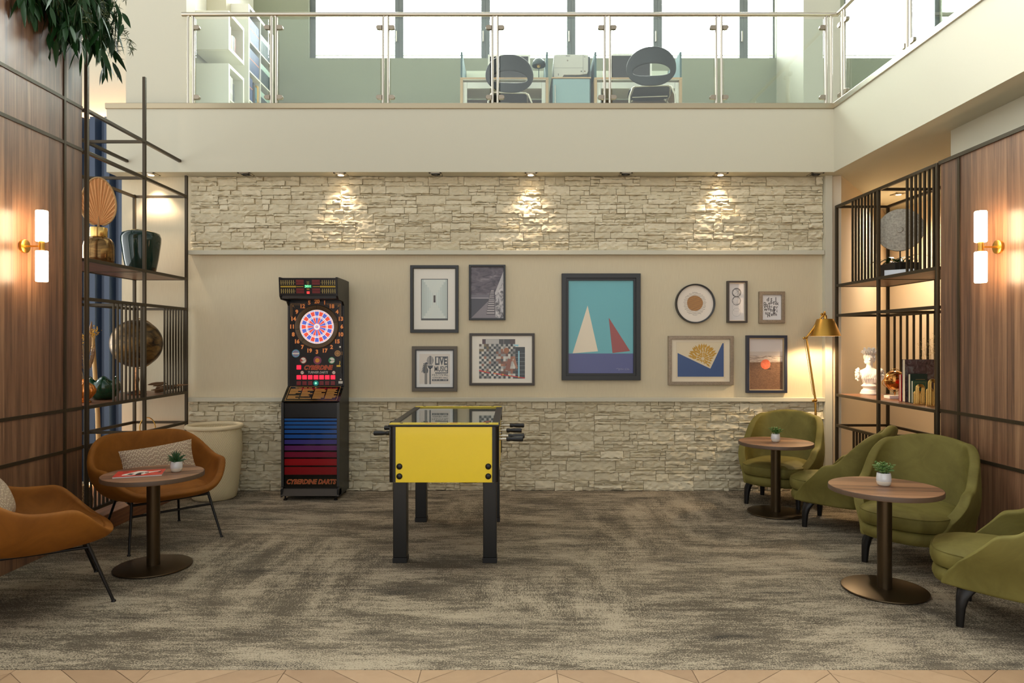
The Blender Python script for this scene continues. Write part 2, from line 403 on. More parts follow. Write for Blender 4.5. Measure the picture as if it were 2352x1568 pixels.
# back wall under the gallery (painted field; stone cladding above and below)
YW = 6.93
mb = MB().box(-3.97, 3.19, YW, 7.05, 0, 3.176); back = struct(mb.build('wall_back', M['wallpaper']), 'beige back wall hung with pictures')
def ledgestone(name, x0, x1, z0, z1, seed, label):
    R = random.Random(seed); mb = MB(); ya = YW
    row = 0.098; nrow = max(1, round((z1-z0)/row)); row = (z1-z0)/nrow
    def block(xa, xb, za, zb, proud):
        g = 0.0022; xa += g; xb -= g; za += g; zb -= g
        if xb-xa < 0.01 or zb-za < 0.005: return
        nx = max(3, int((xb-xa)/0.022)+1); nz = max(3, int((zb-za)/0.016)+2)
        tz = R.uniform(-0.3, 0.3); tx = R.uniform(-0.12, 0.12)
        ph = [R.uniform(0, 6.28) for _ in range(5)]
        vs = []
        for i in range(nx):
            for j in range(nz):
                u = i/(nx-1); v = j/(nz-1)
                x = xa+(xb-xa)*u; z = za+(zb-za)*v
                e = min(u*(xb-xa), (1-u)*(xb-xa), v*(zb-za), (1-v)*(zb-za))
                d = proud + tz*(v-0.5)*(zb-za) + tx*(u-0.5)*(xb-xa)*0.5
                d += 0.0042*math.sin(x*37+ph[0]+z*40) + 0.0035*math.sin(x*83+ph[1]-z*90) + R.uniform(-0.003, 0.003)
                d += 0.004*math.sin(z*120+ph[2]+2*math.sin(x*30+ph[3]))
                if e < 0.001: d -= 0.004+R.uniform(0, 0.003)
                if 0 < i < nx-1 and e < 0.001: z += R.uniform(-0.0028, 0.0028)
                vs.append((x, ya-max(d, 0.008), z))
        fs = []
        for i in range(nx-1):
            for j in range(nz-1):
                a, b_, c, d_ = i*nz+j, (i+1)*nz+j, (i+1)*nz+j+1, i*nz+j+1
                fs += [(a, b_, c), (a, c, d_)] if R.random() < 0.5 else [(a, b_, d_), (b_, c, d_)]
        # returns to the wall
        ring = [i*nz for i in range(nx)] + [(nx-1)*nz+j for j in range(1, nz)] + [i*nz+nz-1 for i in range(nx-2, -1, -1)] + [j for j in range(nz-2, 0, -1)]
        o = len(vs)
        vs += [(vs[k][0], ya, vs[k][2]) for k in ring]
        m_ = len(ring)
        for k in range(m_):
            k2 = (k+1) % m_; fs.append((ring[k2], ring[k], o+k, o+k2))
        mb.add(vs, fs)
    for r in range(nrow):
        za = z0+r*row; x = x0-R.uniform(0, 0.3)
        while x < x1:
            wd = R.choice([0.2, 0.26, 0.3, 0.36, 0.44, 0.5]); xa, xb = max(x, x0), min(x+wd, x1); x += wd
            if xb-xa < 0.02: continue
            kind = R.random()
            if kind < 0.16: block(xa, xb, za, za+row, R.uniform(0.018, 0.034)); continue
            n = R.choice([2, 2, 3, 3, 4]); cuts = sorted([R.uniform(0.15, 0.85) for _ in range(n-1)])
            cs = [0]+cuts+[1]
            cs = [cs[0]]+[c for a, c in zip(cs, cs[1:]) if c-a > 0.12]
            if cs[-1] != 1: cs.append(1)
            for a, c in zip(cs, cs[1:]):
                xs = [xa]
                while xs[-1] < xb-0.02:
                    xs.append(min(xb, xs[-1]+R.uniform(0.07, 0.34)))
                    if xb-xs[-1] < 0.05: xs[-1] = xb
                for p, q in zip(xs, xs[1:]): block(p, q, za+a*row, za+c*row, R.uniform(0.014, 0.04))
    o = mb.build(name, M['stone'], smooth=38)
    return struct(o, label)
ledgestone('wall_back', -3.26, 3.135, 2.428, 3.174, 11, 'cream split-face stone band along top of back wall')
ledgestone('wall_back', -3.28, 3.14, 0.0, 0.902, 23, 'cream split-face stone dado along foot of back wall')
struct(MB().box(-3.27, 3.135, 6.865, YW+0.01, 2.383, 2.427).build('trim_1', M['paint'], bevel=0.003), 'cream ledge under upper stone band')
struct(MB().box(-3.28, 3.14, 6.865, YW+0.01, 0.903, 0.943).build('trim_2', M['paint'], bevel=0.003), 'cream ledge above lower stone band')
struct(MB().box(3.14, 3.21, 6.86, 7.05, 0, 3.176).build('wall_back', M['paint']), 'narrow cream pier at right end of back wall')

# gallery slab, its fascia and steel edge
struct(MB().box(-4.0, 9.0, 6.72, 9.5, 3.176, 3.797).build('floor_gallery', M['paint']), 'cream gallery front above the back wall')
struct(MB().box(3.16, 6.5, -1.0, 6.72, 3.176, 3.797).build('floor_gallery', M['paint']), 'cream gallery wing along right side')
struct(MB().box(-4.01, 3.16, 6.705, 6.80, 3.797, 3.852).build('trim_3', M['edge_steel'], bevel=0.004), 'steel edge strip along gallery front')
struct(MB().box(3.145, 3.24, -1.0, 6.80, 3.797, 3.852).build('trim_4', M['steel'], bevel=0.004), 'steel edge strip along right gallery wing')
# behind and beside
struct(MB().box(-8, -3.2, 7.62, 7.75, 0, 7).build('wall_far_left', M['paint']), 'cream wall glowing behind blue panel')
struct(MB().box(-3.86, -3.257, 6.81, 7.0, 3.80, 7).build('wall_gallery_left', M['paint']), 'cream pier at left end of gallery')
struct(MB().box(-3.5, -3.42, 6.9, 9.1, 3.797, 7).build('wall_gallery_left', M['white_paint']), 'side wall behind white bookcase')
# gallery window wall
def gwall():
    mb = MB(); y0, y1 = 9.0, 9.25
    mb.box(-3.5, 9, y0, y1, 3.797, 5.245)
    mb.box(-3.5, -2.69, y0, y1, 5.245, 7)
    mb.box(3.47, 4.37, y0, y1, 5.245, 7)
    mb.box(5.66, 9, y0, y1, 5.245, 7)
    mb.box(-2.69, 3.47, y0, y1, 6.9, 7); mb.box(4.37, 5.66, y0, y1, 6.9, 7)
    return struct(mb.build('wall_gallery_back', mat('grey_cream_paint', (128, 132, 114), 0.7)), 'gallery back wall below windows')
gwall()
M['wframe'] = mat('grey_window_frame', (86, 92, 92), 0.45)
M['pane'] = glass_mat('window_glass', (0.97, 0.98, 0.98), 0.5, 0.0)
edges = [-2.69, -1.51, -0.3616, 0.775, 1.923, 3.065, 3.47]
def window(k, xa, xb, la, lb):
    mb = MB(); f = 0.055
    mb.box(xa, xa+la, 9.06, 9.14, 5.245, 6.9); mb.box(xb-lb, xb, 9.06, 9.14, 5.245, 6.9)
    mb.box(xa+la, xb-lb, 9.06, 9.14, 5.245, 5.245+0.03); mb.box(xa+la, xb-lb, 9.06, 9.14, 6.84, 6.9)
    o = struct(mb.build('window_%d' % k, M['wframe'], bevel=0.004), 'gallery window with grey frame')
    MB().box(xa+la*0.8, xb-lb*0.8, 9.095, 9.105, 5.26, 6.86).build('pane', M['pane'], o)
    # slim roller-blind rail at the sill of the pane
    MB().box(xa+la, xb-lb, 9.05, 9.06, 5.295, 5.31).build('blind_rail', M['white_paint'], o)
    if k in (1, 3, 5, 2, 4):
        MB().box(xb-lb+0.02, xb-lb+0.035, 9.03, 9.06, 5.48, 5.62).build('window_handle', M['steel'], o, bevel=0.003)
for k in range(6):
    window(k+1, edges[k], edges[k+1], 0.075 if k == 0 else 0.058, 0.058 if k < 5 else 0.02)
window(7, 4.37, 5.66, 0.05, 0.06)
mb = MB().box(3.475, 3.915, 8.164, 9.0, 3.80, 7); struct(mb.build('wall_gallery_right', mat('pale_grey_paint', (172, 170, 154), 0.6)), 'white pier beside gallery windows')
struct(MB().box(-3.6, 9.2, 6.6, 9.4, 6.95, 7.1).build('ceiling', M['white_paint']), 'white ceiling over the gallery')
# splayed niche behind the right shelf
def slab(pts, z0, z1):
    mb = MB(); n = len(pts)
    ar = sum(pts[i][0]*pts[(i+1)%n][1]-pts[(i+1)%n][0]*pts[i][1] for i in range(n))
    if ar < 0: pts = pts[::-1]
    vs = [(x, y, z0) for x, y in pts]+[(x, y, z1) for x, y in pts]
    fs = [tuple(range(n-1, -1, -1)), tuple(range(n, 2*n))]+[(i, (i+1)%n, n+(i+1)%n, n+i) for i in range(n)]
    return mb.add(vs, fs)
M['niche'] = mat('warm_beige_paint', (214, 196, 166), 0.7)
struct(slab([(3.19, 6.93), (5.0, 9.3), (5.12, 9.22), (3.30, 6.86)][:4], 0, 3.176).build('wall_niche', M['niche']), 'splayed beige wall behind right shelf')
struct(MB().box(4.90, 5.02, 5.41, 9.2, 0, 3.176).build('wall_niche', M['niche']), 'beige side wall behind right shelf')
struct(MB().box(3.47, 5.02, 5.30, 5.41, 0, 3.176).build('wall_niche', M['paint']), 'return wall beside right shelf')
struct(MB().box(3.47, 3.6, -1.0, 5.30, 0, 3.176).build('wall_right', M['paint']), 'cream wall above right wood panelling')
# wood panelled walls with bronze trims
wl = struct(MB().box(-3.40, -3.285, -1.0, 5.205, 0, 3.91).build('wall_left', M['walnut']), 'tall walnut panelled wall at left')
t = MB()
for y in (5.0, 4.06, 3.1, 2.1, 1.1): t.box(-3.287, -3.277, y-0.012, y+0.012, 0.0, 3.91)
for z in (3.285, 2.965, 1.0, 0.70): t.box(-3.288, -3.278, -1.0, 5.205, z-0.012, z+0.012)
t.box(-3.41, -3.275, -1.0, 5.21, 3.89, 3.92)
t.build('panel_trim', M['bronze'], wl)
wr = struct(MB().box(3.24, 3.47, -1.0, 5.17, 0, 2.855).build('wall_right', M['walnut']), 'walnut panelled wall at right')
t = MB()
for y in (4.955, 4.0, 3.0, 2.0, 1.0): t.box(3.232, 3.242, y-0.012, y+0.012, 0.0, 2.855)
for z in (0.985, 0.68): t.box(3.233, 3.243, -1.0, 5.17, z-0.012, z+0.012)
t.box(3.228, 3.48, -1.0, 5.18, 2.845, 2.872)
t.build('panel_trim', M['bronze'], wr)

# ---------------- downlights ----------------
def downlight(x, y, lit, label, power=None, colour=(1.0, 0.78, 0.60), rot=0.0, z=3.176, size=1.6):
    t = thing('downlight', label, 'light', (x, y, z), 0, 'recessed downlights in the soffit')
    fr = MB()
    for a in range(4):
        T = Matrix.Rotation(a*PI/2, 4, 'Z'); fr.box(-0.062, 0.062, 0.044, 0.062, -0.006, 0.0, T)
    fr.build('frame', M['steel'], t)
    MB().lathe([(0.042, -0.001), (0.040, -0.010), (0.030, -0.014), (0.030, -0.003)], 20, cap=False).build('gimbal_ring', M['black_metal'] if not lit else M['steel'], t, smooth=40)
    MB().cyl((0, 0, -0.003), (0, 0, -0.009), 0.029, n=18).build('lens', mat('lit_lens', (255, 250, 240), 0.4, emit=(255, 226, 190), estr=25) if lit else mat('unlit_lens', (150, 146, 138), 0.3, 0.6), t)
    if lit:
        ld = bpy.data.lights.new('spot_light', 'SPOT'); ld.energy = power or SPOT_POWER; ld.color = colour
        ld.spot_size = size; ld.spot_blend = 1.0; ld.shadow_soft_size = 0.025
        lo = bpy.data.objects.new('spot_light', ld); COL.objects.link(lo); lo.parent = t; lo.location = (0, 0, -0.02); lo.rotation_euler = (rot, 0, 0)
    return t
names = ['lit recessed downlight above the left metal shelf', 'unlit downlight left of the dart machine', 'lit downlight above the dart machine',
         'unlit downlight above the corridor picture', 'lit downlight between staircase photograph and sailboat picture', 'unlit downlight above right edge of sailboat picture',
         'lit downlight above the round picture', 'unlit downlight at right end of soffit']
for k in range(8):
    downlight(-3.604+0.9454*k, 6.80, k in (0, 2, 4, 6), names[k], power=62 if k == 0 else None, rot=0.06)
downlight(4.35, 7.70, True, 'lit downlight in soffit behind the right metal shelf', power=220, colour=(1.0, 0.84, 0.66), size=2.7)
# ---------------- metal shelf units ----------------
def shelf_left():
    t = thing('metal_shelf', 'open dark bronze metal shelving with wooden shelves left of the stone wall', 'shelf', (-3.276, 6.0, 0))
    ox, oy = -3.276, 6.0; w = 0.026
    xf, xb = 0.0, -0.521
    ys = [5.247-oy, 6.07-oy, 6.85-oy]; yend = 6.845-oy
    B = M['bronze']
    tops = {(0, 0): 3.88, (0, 1): 3.857, (0, 2): 3.17, (1, 0): 3.30, (1, 1): 2.98, (1, 2): 2.98}
    for r, x in ((0, xf), (1, xb)):
        for k, y in enumerate(ys):
            MB().box(x-w/2, x+w/2, y-w/2, y+w/2, 0.13, tops[(r, k)]).build('post', B, t, bevel=0.002)
    for z, yb in ((3.283, 6.718-oy), (2.96, yend), (1.833, yend), (0.70, yend), (2.135, yend), (1.0, yend)):
        for x in (xf, xb):
            if z > 2.99 and x == xb: yb2 = 6.718-oy
            else: yb2 = yb
            MB().box(x-w/2-0.001, x+w/2+0.001, ys[0], yb2, z-w/2, z+w/2).build('rail', B, t, bevel=0.002)
        for k, y in enumerate(ys):
            if z > 2.99 and k == 2: continue
            MB().box(xb, xf, y-w/2+0.001, y+w/2-0.001, z-w/2+0.001, z+w/2-0.001).build('rail', B, t)
    for z in (2.135, 1.0):
        MB().box(xb+w/2, xf-w/2-0.001, ys[0]+0.01, yend-0.01, z-0.008, z+0.0135).build('shelf', M['shelf_wood'], t)
    def slats(ya, yb, n, x, z0, z1):
        m = MB()
        for i in range(n):
            y = ya+(yb-ya)*i/(n-1); m.box(x-0.006, x+0.006, y-0.008, y+0.008, z0, z1)
        m.build('slat_screen', B, t)
    slats(5.60-oy, 6.02-oy, 8, xf, 1.013, 1.82); slats(6.42-oy, 6.80-oy, 8, xf, 1.013, 1.82)
    slats(5.30-oy, 6.00-oy, 14, xf, 0.20, 0.69)
    slats(5.85-oy, 6.04-oy, 4, xb, 2.15, 2.95); slats(5.30-oy, 6.0-oy, 11, xb, 0.5, 0.99)
    slats(5.30-oy, 5.75-oy, 7, xb, 0.72, 0.99)
    MB().box(xf-w/2, xf+w/2, ys[0], ys[1], 0.185, 0.21).build('rail', B, t)
    MB().box(xb-0.35, xf+0.045, ys[0]-0.03, yend, 0.0, 0.13).build('plinth', M['shelf_wood'], t, bevel=0.004)
    MB().box(xb-0.30, xb-0.27, 0.10, 0.75, 0.131, 0.145).build('light_strip', mat('added_low_glow', (255, 210, 160), 0.5, emit=(255, 176, 104), estr=38), t)  # added unseen strip that throws a low warm glow on the wall behind
    return t
SL = shelf_left()
def shelf_right():
    t = thing('metal_shelf', 'open dark bronze metal shelving beside the brass floor lamp', 'shelf', (3.235, 6.0, 0))
    oy = 6.0; w = 0.026; B = M['bronze']
    xf, xb = 0.0, 0.511
    ys = [5.2-oy, 6.04-oy, 6.82-oy]
    for r, x in ((0, xf), (1, xb)):
        for k, y in enumerate(ys):
            MB().box(x-w/2, x+w/2, y-w/2, y+w/2, 0.0, 2.866).build('post', B, t, bevel=0.002)
    for z in (2.853, 2.065, 1.768, 0.975, 0.672, 0.09):
        for x in (xf, xb): MB().box(x-w/2-0.001, x+w/2+0.001, ys[0], ys[2], z-w/2, z+w/2).build('rail', B, t, bevel=0.002)
        for y in ys: MB().box(xf, xb, y-w/2+0.001, y+w/2-0.001, z-w/2+0.001, z+w/2-0.001).build('rail', B, t)
    for z in (2.065, 0.975, 0.09):
        MB().box(xf+w/2+0.001, xb-w/2, ys[0]+0.01, ys[2]-0.01, z-0.008, z+0.0135).build('shelf', M['shelf_wood'], t)
    def slats(ya, yb, n, x, z0, z1):
        m = MB()
        for i in range(n):
            y = ya+(yb-ya)*i/(n-1); m.box(x-0.008, x+0.008, y-0.008, y+0.008, z0, z1)
        m.build('slat_screen', B, t)
    slats(6.10-oy, 6.50-oy, 8, xf, 2.078, 2.842); slats(5.245-oy, 5.60-oy, 7, xf, 2.078, 2.842)
    slats(5.95-oy, 6.70-oy, 8, xb, 1.0, 1.757)
    slats(6.08-oy, 6.48-oy, 8, xf, 0.10, 0.66)
    return t
SR = shelf_right()

# blue ribbed panel with cove light
def blue_panel():
    t = thing('ribbed_panel', 'tall navy blue vertically ribbed panel behind the left shelving', 'panel', (-4.19, 7.35, 0))
    p = []; x = 0.0; k = 0
    while x > -1.9:
        p += [(x, 0.0), (x-0.055, 0.0), (x-0.085, 0.07), (x-0.125, 0.07)]; x -= 0.155
    mb = MB(); n = len(p)
    mb.add([(a, b, 0.0) for a, b in p]+[(a, b, 3.93) for a, b in p], [(i+1, i, n+i, n+i+1) for i in range(n-1)])
    mb.add([(a, b+0.02, 0.0) for a, b in p]+[(a, b+0.02, 3.93) for a, b in p], [(i, i+1, n+i+1, n+i) for i in range(n-1)])
    mb.box(p[-1][0], 0.0, 0.071, 0.12, 0, 3.93)
    mb.build('ribs', mat('navy_lacquer', (46, 62, 86), 0.42), t)
    s = tag(MB().box(-6.0, -4.0, 7.53, 7.57, 3.95, 3.965).build('light_strip', mat('warm_led', (255, 220, 180), 0.5, emit=(255, 190, 140), estr=45)), 'warm light strip glowing on top of navy panel', 'light')
blue_panel()

# ---------------- wall sconces ----------------
def sconce(label, wx, y, z, side):
    """side +1: arm points to +X"""
    t = thing('wall_sconce', label, 'wall lamp', (wx, y, z), 0, 'tubular wall sconces')
    X = Matrix.Rotation(PI/2, 4, 'Y')
    MB().lathe([(0.045, 0), (0.045, 0.018*1), (0.042, 0.020)], 32, Matrix.Rotation(side*PI/2, 4, 'Y')).build('wall_plate', M['brass'], t, smooth=40)
    MB().cyl((side*0.018, 0, 0), (side*0.125, 0, 0), 0.006, n=12).build('arm', M['brass'], t, smooth=40)
    MB().cyl((side*0.125, 0, -0.032), (side*0.125, 0, 0.032), 0.017, n=20).build('hub', M['brass'], t, smooth=40)
    for s in (1, -1):
        prof = [(0.0, 0.032), (0.034, 0.032), (0.037, 0.036), (0.037, 0.232), (0.034, 0.238), (0.0, 0.240)]
        if s < 0: prof = [(r, -z_) for r, z_ in prof][::-1]
        MB().lathe([(max(r, 1e-6), z_) for r, z_ in prof], 28, Matrix.Translation((side*0.125, 0, 0))).build('glass_tube', M['tube'], t, smooth=50)
    return t
sconce('lit brass wall sconce on the left walnut wall', -3.285, 4.58, 2.145, 1)
sconce('lit brass wall sconce on the right walnut wall', 3.24, 4.546, 2.135, -1)

# ---------------- pedestal tables ----------------
def table(label, x, y, rz):
    t = thing('round_table', label, 'table', (x, y, 0), rz, 'round pedestal tables')
    MB().lathe([(0.0001, 0.598), (0.308, 0.598), (0.312, 0.601), (0.312, 0.624), (0.309, 0.628), (0.0001, 0.628)], 72).build('tabletop', [M['table_wood']], t, smooth=40)
    e = MB().lathe([(0.3122, 0.6), (0.3128, 0.603), (0.3128, 0.624), (0.3122, 0.627)], 72); e.f = e.f[:-2] if len(e.f[-1]) > 4 else e.f; e.m = e.m[:len(e.f)]
    e.build('edge_band', mat('brown_edge_band', (92, 74, 58), 0.5), t, smooth=60)
    MB().cyl((0, 0, 0.016), (0, 0, 0.598), 0.041, n=32).build('column', M['table_metal'], t, smooth=40)
    MB().lathe([(0.0001, 0.004), (0.238, 0.004), (0.241, 0.008), (0.239, 0.0135), (0.23, 0.0155), (0.05, 0.018), (0.0001, 0.018)], 72).build('base_plate', M['table_metal'], t, smooth=40)
    for a in range(4): MB().cyl((0.2*math.cos(a*PI/2+0.6), 0.2*math.sin(a*PI/2+0.6), 0), (0.2*math.cos(a*PI/2+0.6), 0.2*math.sin(a*PI/2+0.6), 0.006), 0.012, n=10).build('glide_foot', M['black_metal'], t)
    return t
table('round walnut pedestal table carrying the red magazine', -2.40, 4.558, 0.4)
table('round walnut pedestal table at right in front, nearest the camera', 2.25, 4.133, -0.15)
table('round walnut pedestal table before the armchair beside the floor lamp', 2.31, 6.0, -0.1)

# ---------------- green armchairs ----------------
def velvet(name, dark, light):
    m, nt, b = new_mat(name)
    mp = mapping(nt, (5, 5, 5)); n = N(nt, 'ShaderNodeTexNoise', Scale=1.0, Detail=4.0, Roughness=0.6, Distortion=1.0); L(nt, mp, 0, n, 'Vector')
    r = ramp(nt, [(0.3, dark), (0.7, light)]); L(nt, n, 0, r, 0); L(nt, r, 0, b, 'Base Color')
    b.inputs['Roughness'].default_value = 0.7; b.inputs['Sheen Weight'].default_value = 0.55; b.inputs['Sheen Roughness'].default_value = 0.4
    L(nt, r, 0, b, 'Sheen Tint'); b.inputs['Specular IOR Level'].default_value = 0.2
    return m
M['green'] = velvet('olive_velvet', (98, 90, 42), (118, 110, 56))
M['green_pipe'] = velvet('olive_piping', (92, 84, 38), (108, 100, 50))
M['ochre'] = velvet('ochre_velvet', (122, 74, 22), (144, 90, 30))
M['ochre_pipe'] = velvet('ochre_piping', (108, 66, 20), (122, 76, 24))
def sstep(a, b, x):
    t = max(0.0, min(1.0, (x-a)/(b-a))); return t*t*(3-2*t)
def superell(t, a, b, n=2.6):
    c, s = math.cos(t), math.sin(t)
    return (a*math.copysign(abs(c)**(2/n), c), b*math.copysign(abs(s)**(2/n), s))
def pad(plan, z0, z1, crown, edge=0.035, n=48):
    """upholstered pad: plan(t)->(x,y); flat underside, rolled edge, domed top"""
    mb = MB()
    rows = [(0.90, z0), (0.975, z0+edge*0.25), (1.0, z0+(z1-z0)*0.4), (1.0, z1-edge*0.9), (0.985, z1-edge*0.35), (0.955, z1)]
    tops = [(0.86, z1+crown*0.35), (0.7, z1+crown*0.7), (0.4, z1+crown*0.95), (0.1, z1+crown)]
    vs = []; fs = []
    allr = rows+tops
    for k, z in allr:
        for i in range(n):
            x, y = plan(2*PI*i/n); vs.append((x*k, y*k, z))
    for a in range(len(allr)-1):
        for i in range(n):
            j = (i+1) % n; fs.append((a*n+i, a*n+j, (a+1)*n+j, (a+1)*n+i))
    fs.append(tuple(range(n-1, -1, -1))); fs.append(tuple(range((len(allr)-1)*n, len(allr)*n)))
    return mb.add(vs, fs)
# side profile of the armchair's wrap: a runs 0 (middle of back) .. 1 (front end of an arm)
WR, WYB, WHALF, WARM = 0.13, 0.255, 0.318, 0.27
WTOT = (WHALF-WR)+WR*PI/2+WARM
A_C0, A_C1 = (WHALF-WR)/WTOT, (WHALF-WR+WR*PI/2)/WTOT
def wrap_plan(s, z):
    """plan position of the wrap at parameter s in [-1,1] at height z: back, rounded corner, arm (longer near the floor)"""
    a = abs(s); sg = -1 if s < 0 else 1; d = a*WTOT; st = WHALF-WR; co = WR*PI/2
    if d < st: x, y = d, WYB
    elif d < st+co:
        q = (d-st)/WR; x, y = st+WR*math.sin(q), WYB-WR+WR*math.cos(q)
    else:
        f = (d-st-co)/WARM; ln = WARM+0.17*(1-sstep(0.20, 0.52, z)); x, y = WHALF-0.10*f*f*(1-sstep(0.2, 0.5, z))-0.012*f*f, WYB-WR-f*ln
    return sg*x, y
def armchair(label, x, y, ang):
    t = thing('velvet_armchair', label, 'armchair', (x, y, 0), ang, 'olive velvet armchairs')
    ns, nt_ = 81, 15
    def top(a):
        h = 0.845-0.022*(min(a, 0.4)/0.3)**2
        u = sstep(A_C0+0.15, A_C1+0.18, a)
        h = h-(h-0.56)*u
        h -= 0.04*sstep(A_C1, 1.0, a)
        if a > 0.86: h -= 0.17*((a-0.86)/0.14)**2.2
        return h
    def bot(a): return 0.205
    def fn(i, j):
        s = -1+2*i/(ns-1); a = abs(s); v = j/(nt_-1)
        z0, z1 = bot(a), top(a); z = z0+(z1-z0)*v
        px, py = wrap_plan(s, z)
        up = max(0.0, z-0.40); low = max(0.0, 0.42-z)
        bk = 1-sstep(A_C0+0.1, A_C1+0.2, a)
        py += up*0.24*bk - low*0.26*bk
        arm = sstep(A_C0, A_C1, a)
        px *= 1.0+arm*(0.13*sstep(0.22, 0.52, z)-0.06)-0.30*low*(1-arm)
        px *= 1.0-0.36*up*(1-arm*0.3)
        return (px, py, z)
    o = MB().grid(fn, ns, nt_, flip=True).build('wrap_back', M['green'], t, smooth=180)
    sd = o.modifiers.new('solid', 'SOLIDIFY'); sd.thickness = 0.062; sd.offset = 0.0
    ss = o.modifiers.new('subdivision', 'SUBSURF'); ss.levels = 2; ss.render_levels = 2
    plan = lambda q: (superell(q, 0.285, 0.33, 2.9)[0]*(1.0 if math.sin(q) < 0 else 0.93), superell(q, 0.285, 0.335, 2.9)[1]-0.055)
    pad(lambda q: (plan(q)[0]*0.99, plan(q)[1]*0.97+0.0), 0.20, 0.285, 0.005, 0.04).build('seat_base', M['green'], t, smooth=180)
    cu = pad(lambda q: (plan(q)[0], plan(q)[1]), 0.288, 0.385, 0.035, 0.03).build('seat_cushion', M['green'], t, smooth=180)
    MB().tube([(plan(2*PI*i/60)[0]*0.978, plan(2*PI*i/60)[1]*0.978, 0.377) for i in range(60)], 0.0045, 6, closed=True).build('piping', M['green_pipe'], cu, smooth=180)
    for sx in (-1, 1):
        for sy in (-1, 1):
            fx, fy = sx*0.225, sy*0.222
            prof = [(0.0, 0.030, 0.20), (0.004, 0.034, 0.185), (0.0, 0.026, 0.15), (0.012, 0.021, 0.10), (0.020, 0.018, 0.04), (0.024, 0.016, 0.0)]
            prof = [(-0.04, 0.052, 0.205), (-0.025, 0.042, 0.185), (-0.004, 0.030, 0.15), (0.006, 0.023, 0.10), (0.010, 0.020, 0.04), (0.012, 0.018, 0.0)]
            vs = []; n = 12
            for off, hw, z in prof:
                cx = fx+sx*off*0.6; cy = fy+sy*off*0.7
                for i in range(n):
                    a_, b_ = superell(2*PI*i/n, min(hw, 0.024+hw*0.15), hw, 3.5); vs.append((cx+a_, cy+b_, z))
            fs = [(k*n+i, (k+1)*n+i, (k+1)*n+(i+1) % n, k*n+(i+1) % n) for k in range(len(prof)-1) for i in range(n)]
            fs += [tuple(range(n)), tuple(range(len(prof)*n-1, (len(prof)-1)*n-1, -1))]
            MB().add(vs, fs).build('leg', M['black_metal'], t, smooth=50)
    return t
def facing(fx, fy): return math.atan2(fx, -fy)   # local front is -Y
armchair('olive velvet armchair against stone wall beside the brass floor lamp', 2.50, 6.40, facing(-0.61, -0.79))
armchair('olive velvet armchair seen from its side in front of right shelving', 2.70, 5.60, facing(-0.786, 0.618))
armchair('olive velvet armchair behind the nearest right table, against walnut wall', 2.735, 4.66, facing(-0.73, -0.685))
armchair('olive velvet armchair cut off by right edge of the photo', 2.688, 3.65, facing(-0.786, 0.618))

# ---------------- ochre lounge chairs ----------------
def lounge(label, x, y, ang):
    t = thing('lounge_chair', label, 'chair', (x, y, 0), ang, 'ochre velvet tub chairs')
    nu, nv = 72, 13
    def rim(q):
        # q=0 back (+Y), PI front (-Y)
        c = math.cos(q); s = math.sin(q)
        bk = sstep(-0.25, 1.0, c)
        H = 0.40+0.185*sstep(-0.98, -0.30, c)+0.20*sstep(-0.05, 0.95, c)
        ax, ay = 0.445, (0.345 if c > 0 else 0.37)
        e = 2.5
        px = ax*math.copysign(abs(s)**(2/e), s); py = ay*math.copysign(abs(c)**(2/e), c)
        py += 0.07*bk
        return px, py, H
    def fn(i, j):
        q = 2*PI*i/nu; px, py, H = rim(q); v = j/(nv-1)
        zb = 0.345
        if v < 0.45:
            k = v/0.45*0.66; z = zb+0.012*(k/0.66)**2
        else:
            w = (v-0.45)/0.55; k = 0.66+0.34*math.sin(w*PI/2)**0.9; z = zb+0.012+(H-zb-0.012)*(w**1.55)
        fr = 1-sstep(-0.9, -0.5, math.cos(q))
        k = max(k, 0.02)
        return (px*k, py*k-0.01*fr, z)
    o = MB().grid(fn, nu, nv, closeu=True, flip=True).build('shell', M['ochre'], t, smooth=180)
    sd = o.modifiers.new('solid', 'SOLIDIFY'); sd.thickness = 0.05; sd.offset = 0.0
    ss = o.modifiers.new('subdivision', 'SUBSURF'); ss.levels = 2; ss.render_levels = 2
    pl = lambda q: (superell(q, 0.30, 0.30, 2.8)[0], superell(q, 0.30, 0.30, 2.8)[1]-0.06)
    pad(pl, 0.375, 0.405, 0.03, 0.03).build('seat_cushion', M['ochre'], t, smooth=180)
    top = {(-1, -1): (-0.27, -0.24, 0.345), (1, -1): (0.27, -0.24, 0.345), (-1, 1): (-0.22, 0.22, 0.345), (1, 1): (0.22, 0.22, 0.345)}
    foot = {(-1, -1): (-0.327, -0.363, 0.0), (1, -1): (0.327, -0.363, 0.0), (-1, 1): (-0.283, 0.363, 0.0), (1, 1): (0.283, 0.363, 0.0)}
    for k in top:
        a, b = Vector(top[k]), Vector(foot[k]); c = a.lerp(b, 0.985)
        l = MB().tube([a, c], [0.0105, 0.0085], 10); l.build('leg', M['black_metal'], t, smooth=60)
        MB().lathe([(0.013, 0.0), (0.013, 0.006), (0.008, 0.012)], 12, Matrix.Translation((b.x, b.y, 0))).build('foot', M['black_metal'], t, smooth=50)
    fr = MB(); z = 0.325
    p = lambda k, f: tuple(Vector(top[k]).lerp(Vector(foot[k]), f))
    for a, b in (((-1, -1), (1, -1)), ((-1, 1), (1, 1)), ((-1, -1), (-1, 1)), ((1, -1), (1, 1))):
        fr.tube([p(a, 0.06), p(b, 0.06)], 0.009, 8)
    fr.tube([p((-1, -1), 0.28), p((1, -1), 0.28)], 0.009, 8)
    fr.build('under_frame', M['black_metal'], t, smooth=60)
    return t
lounge('ochre velvet tub chair holding a patterned lumbar cushion, before planter', -2.735, 5.28, facing(0.727, -0.687))
lounge('ochre velvet tub chair cut off by left edge of the photo', -2.80, 3.98, facing(0.777, 0.63))

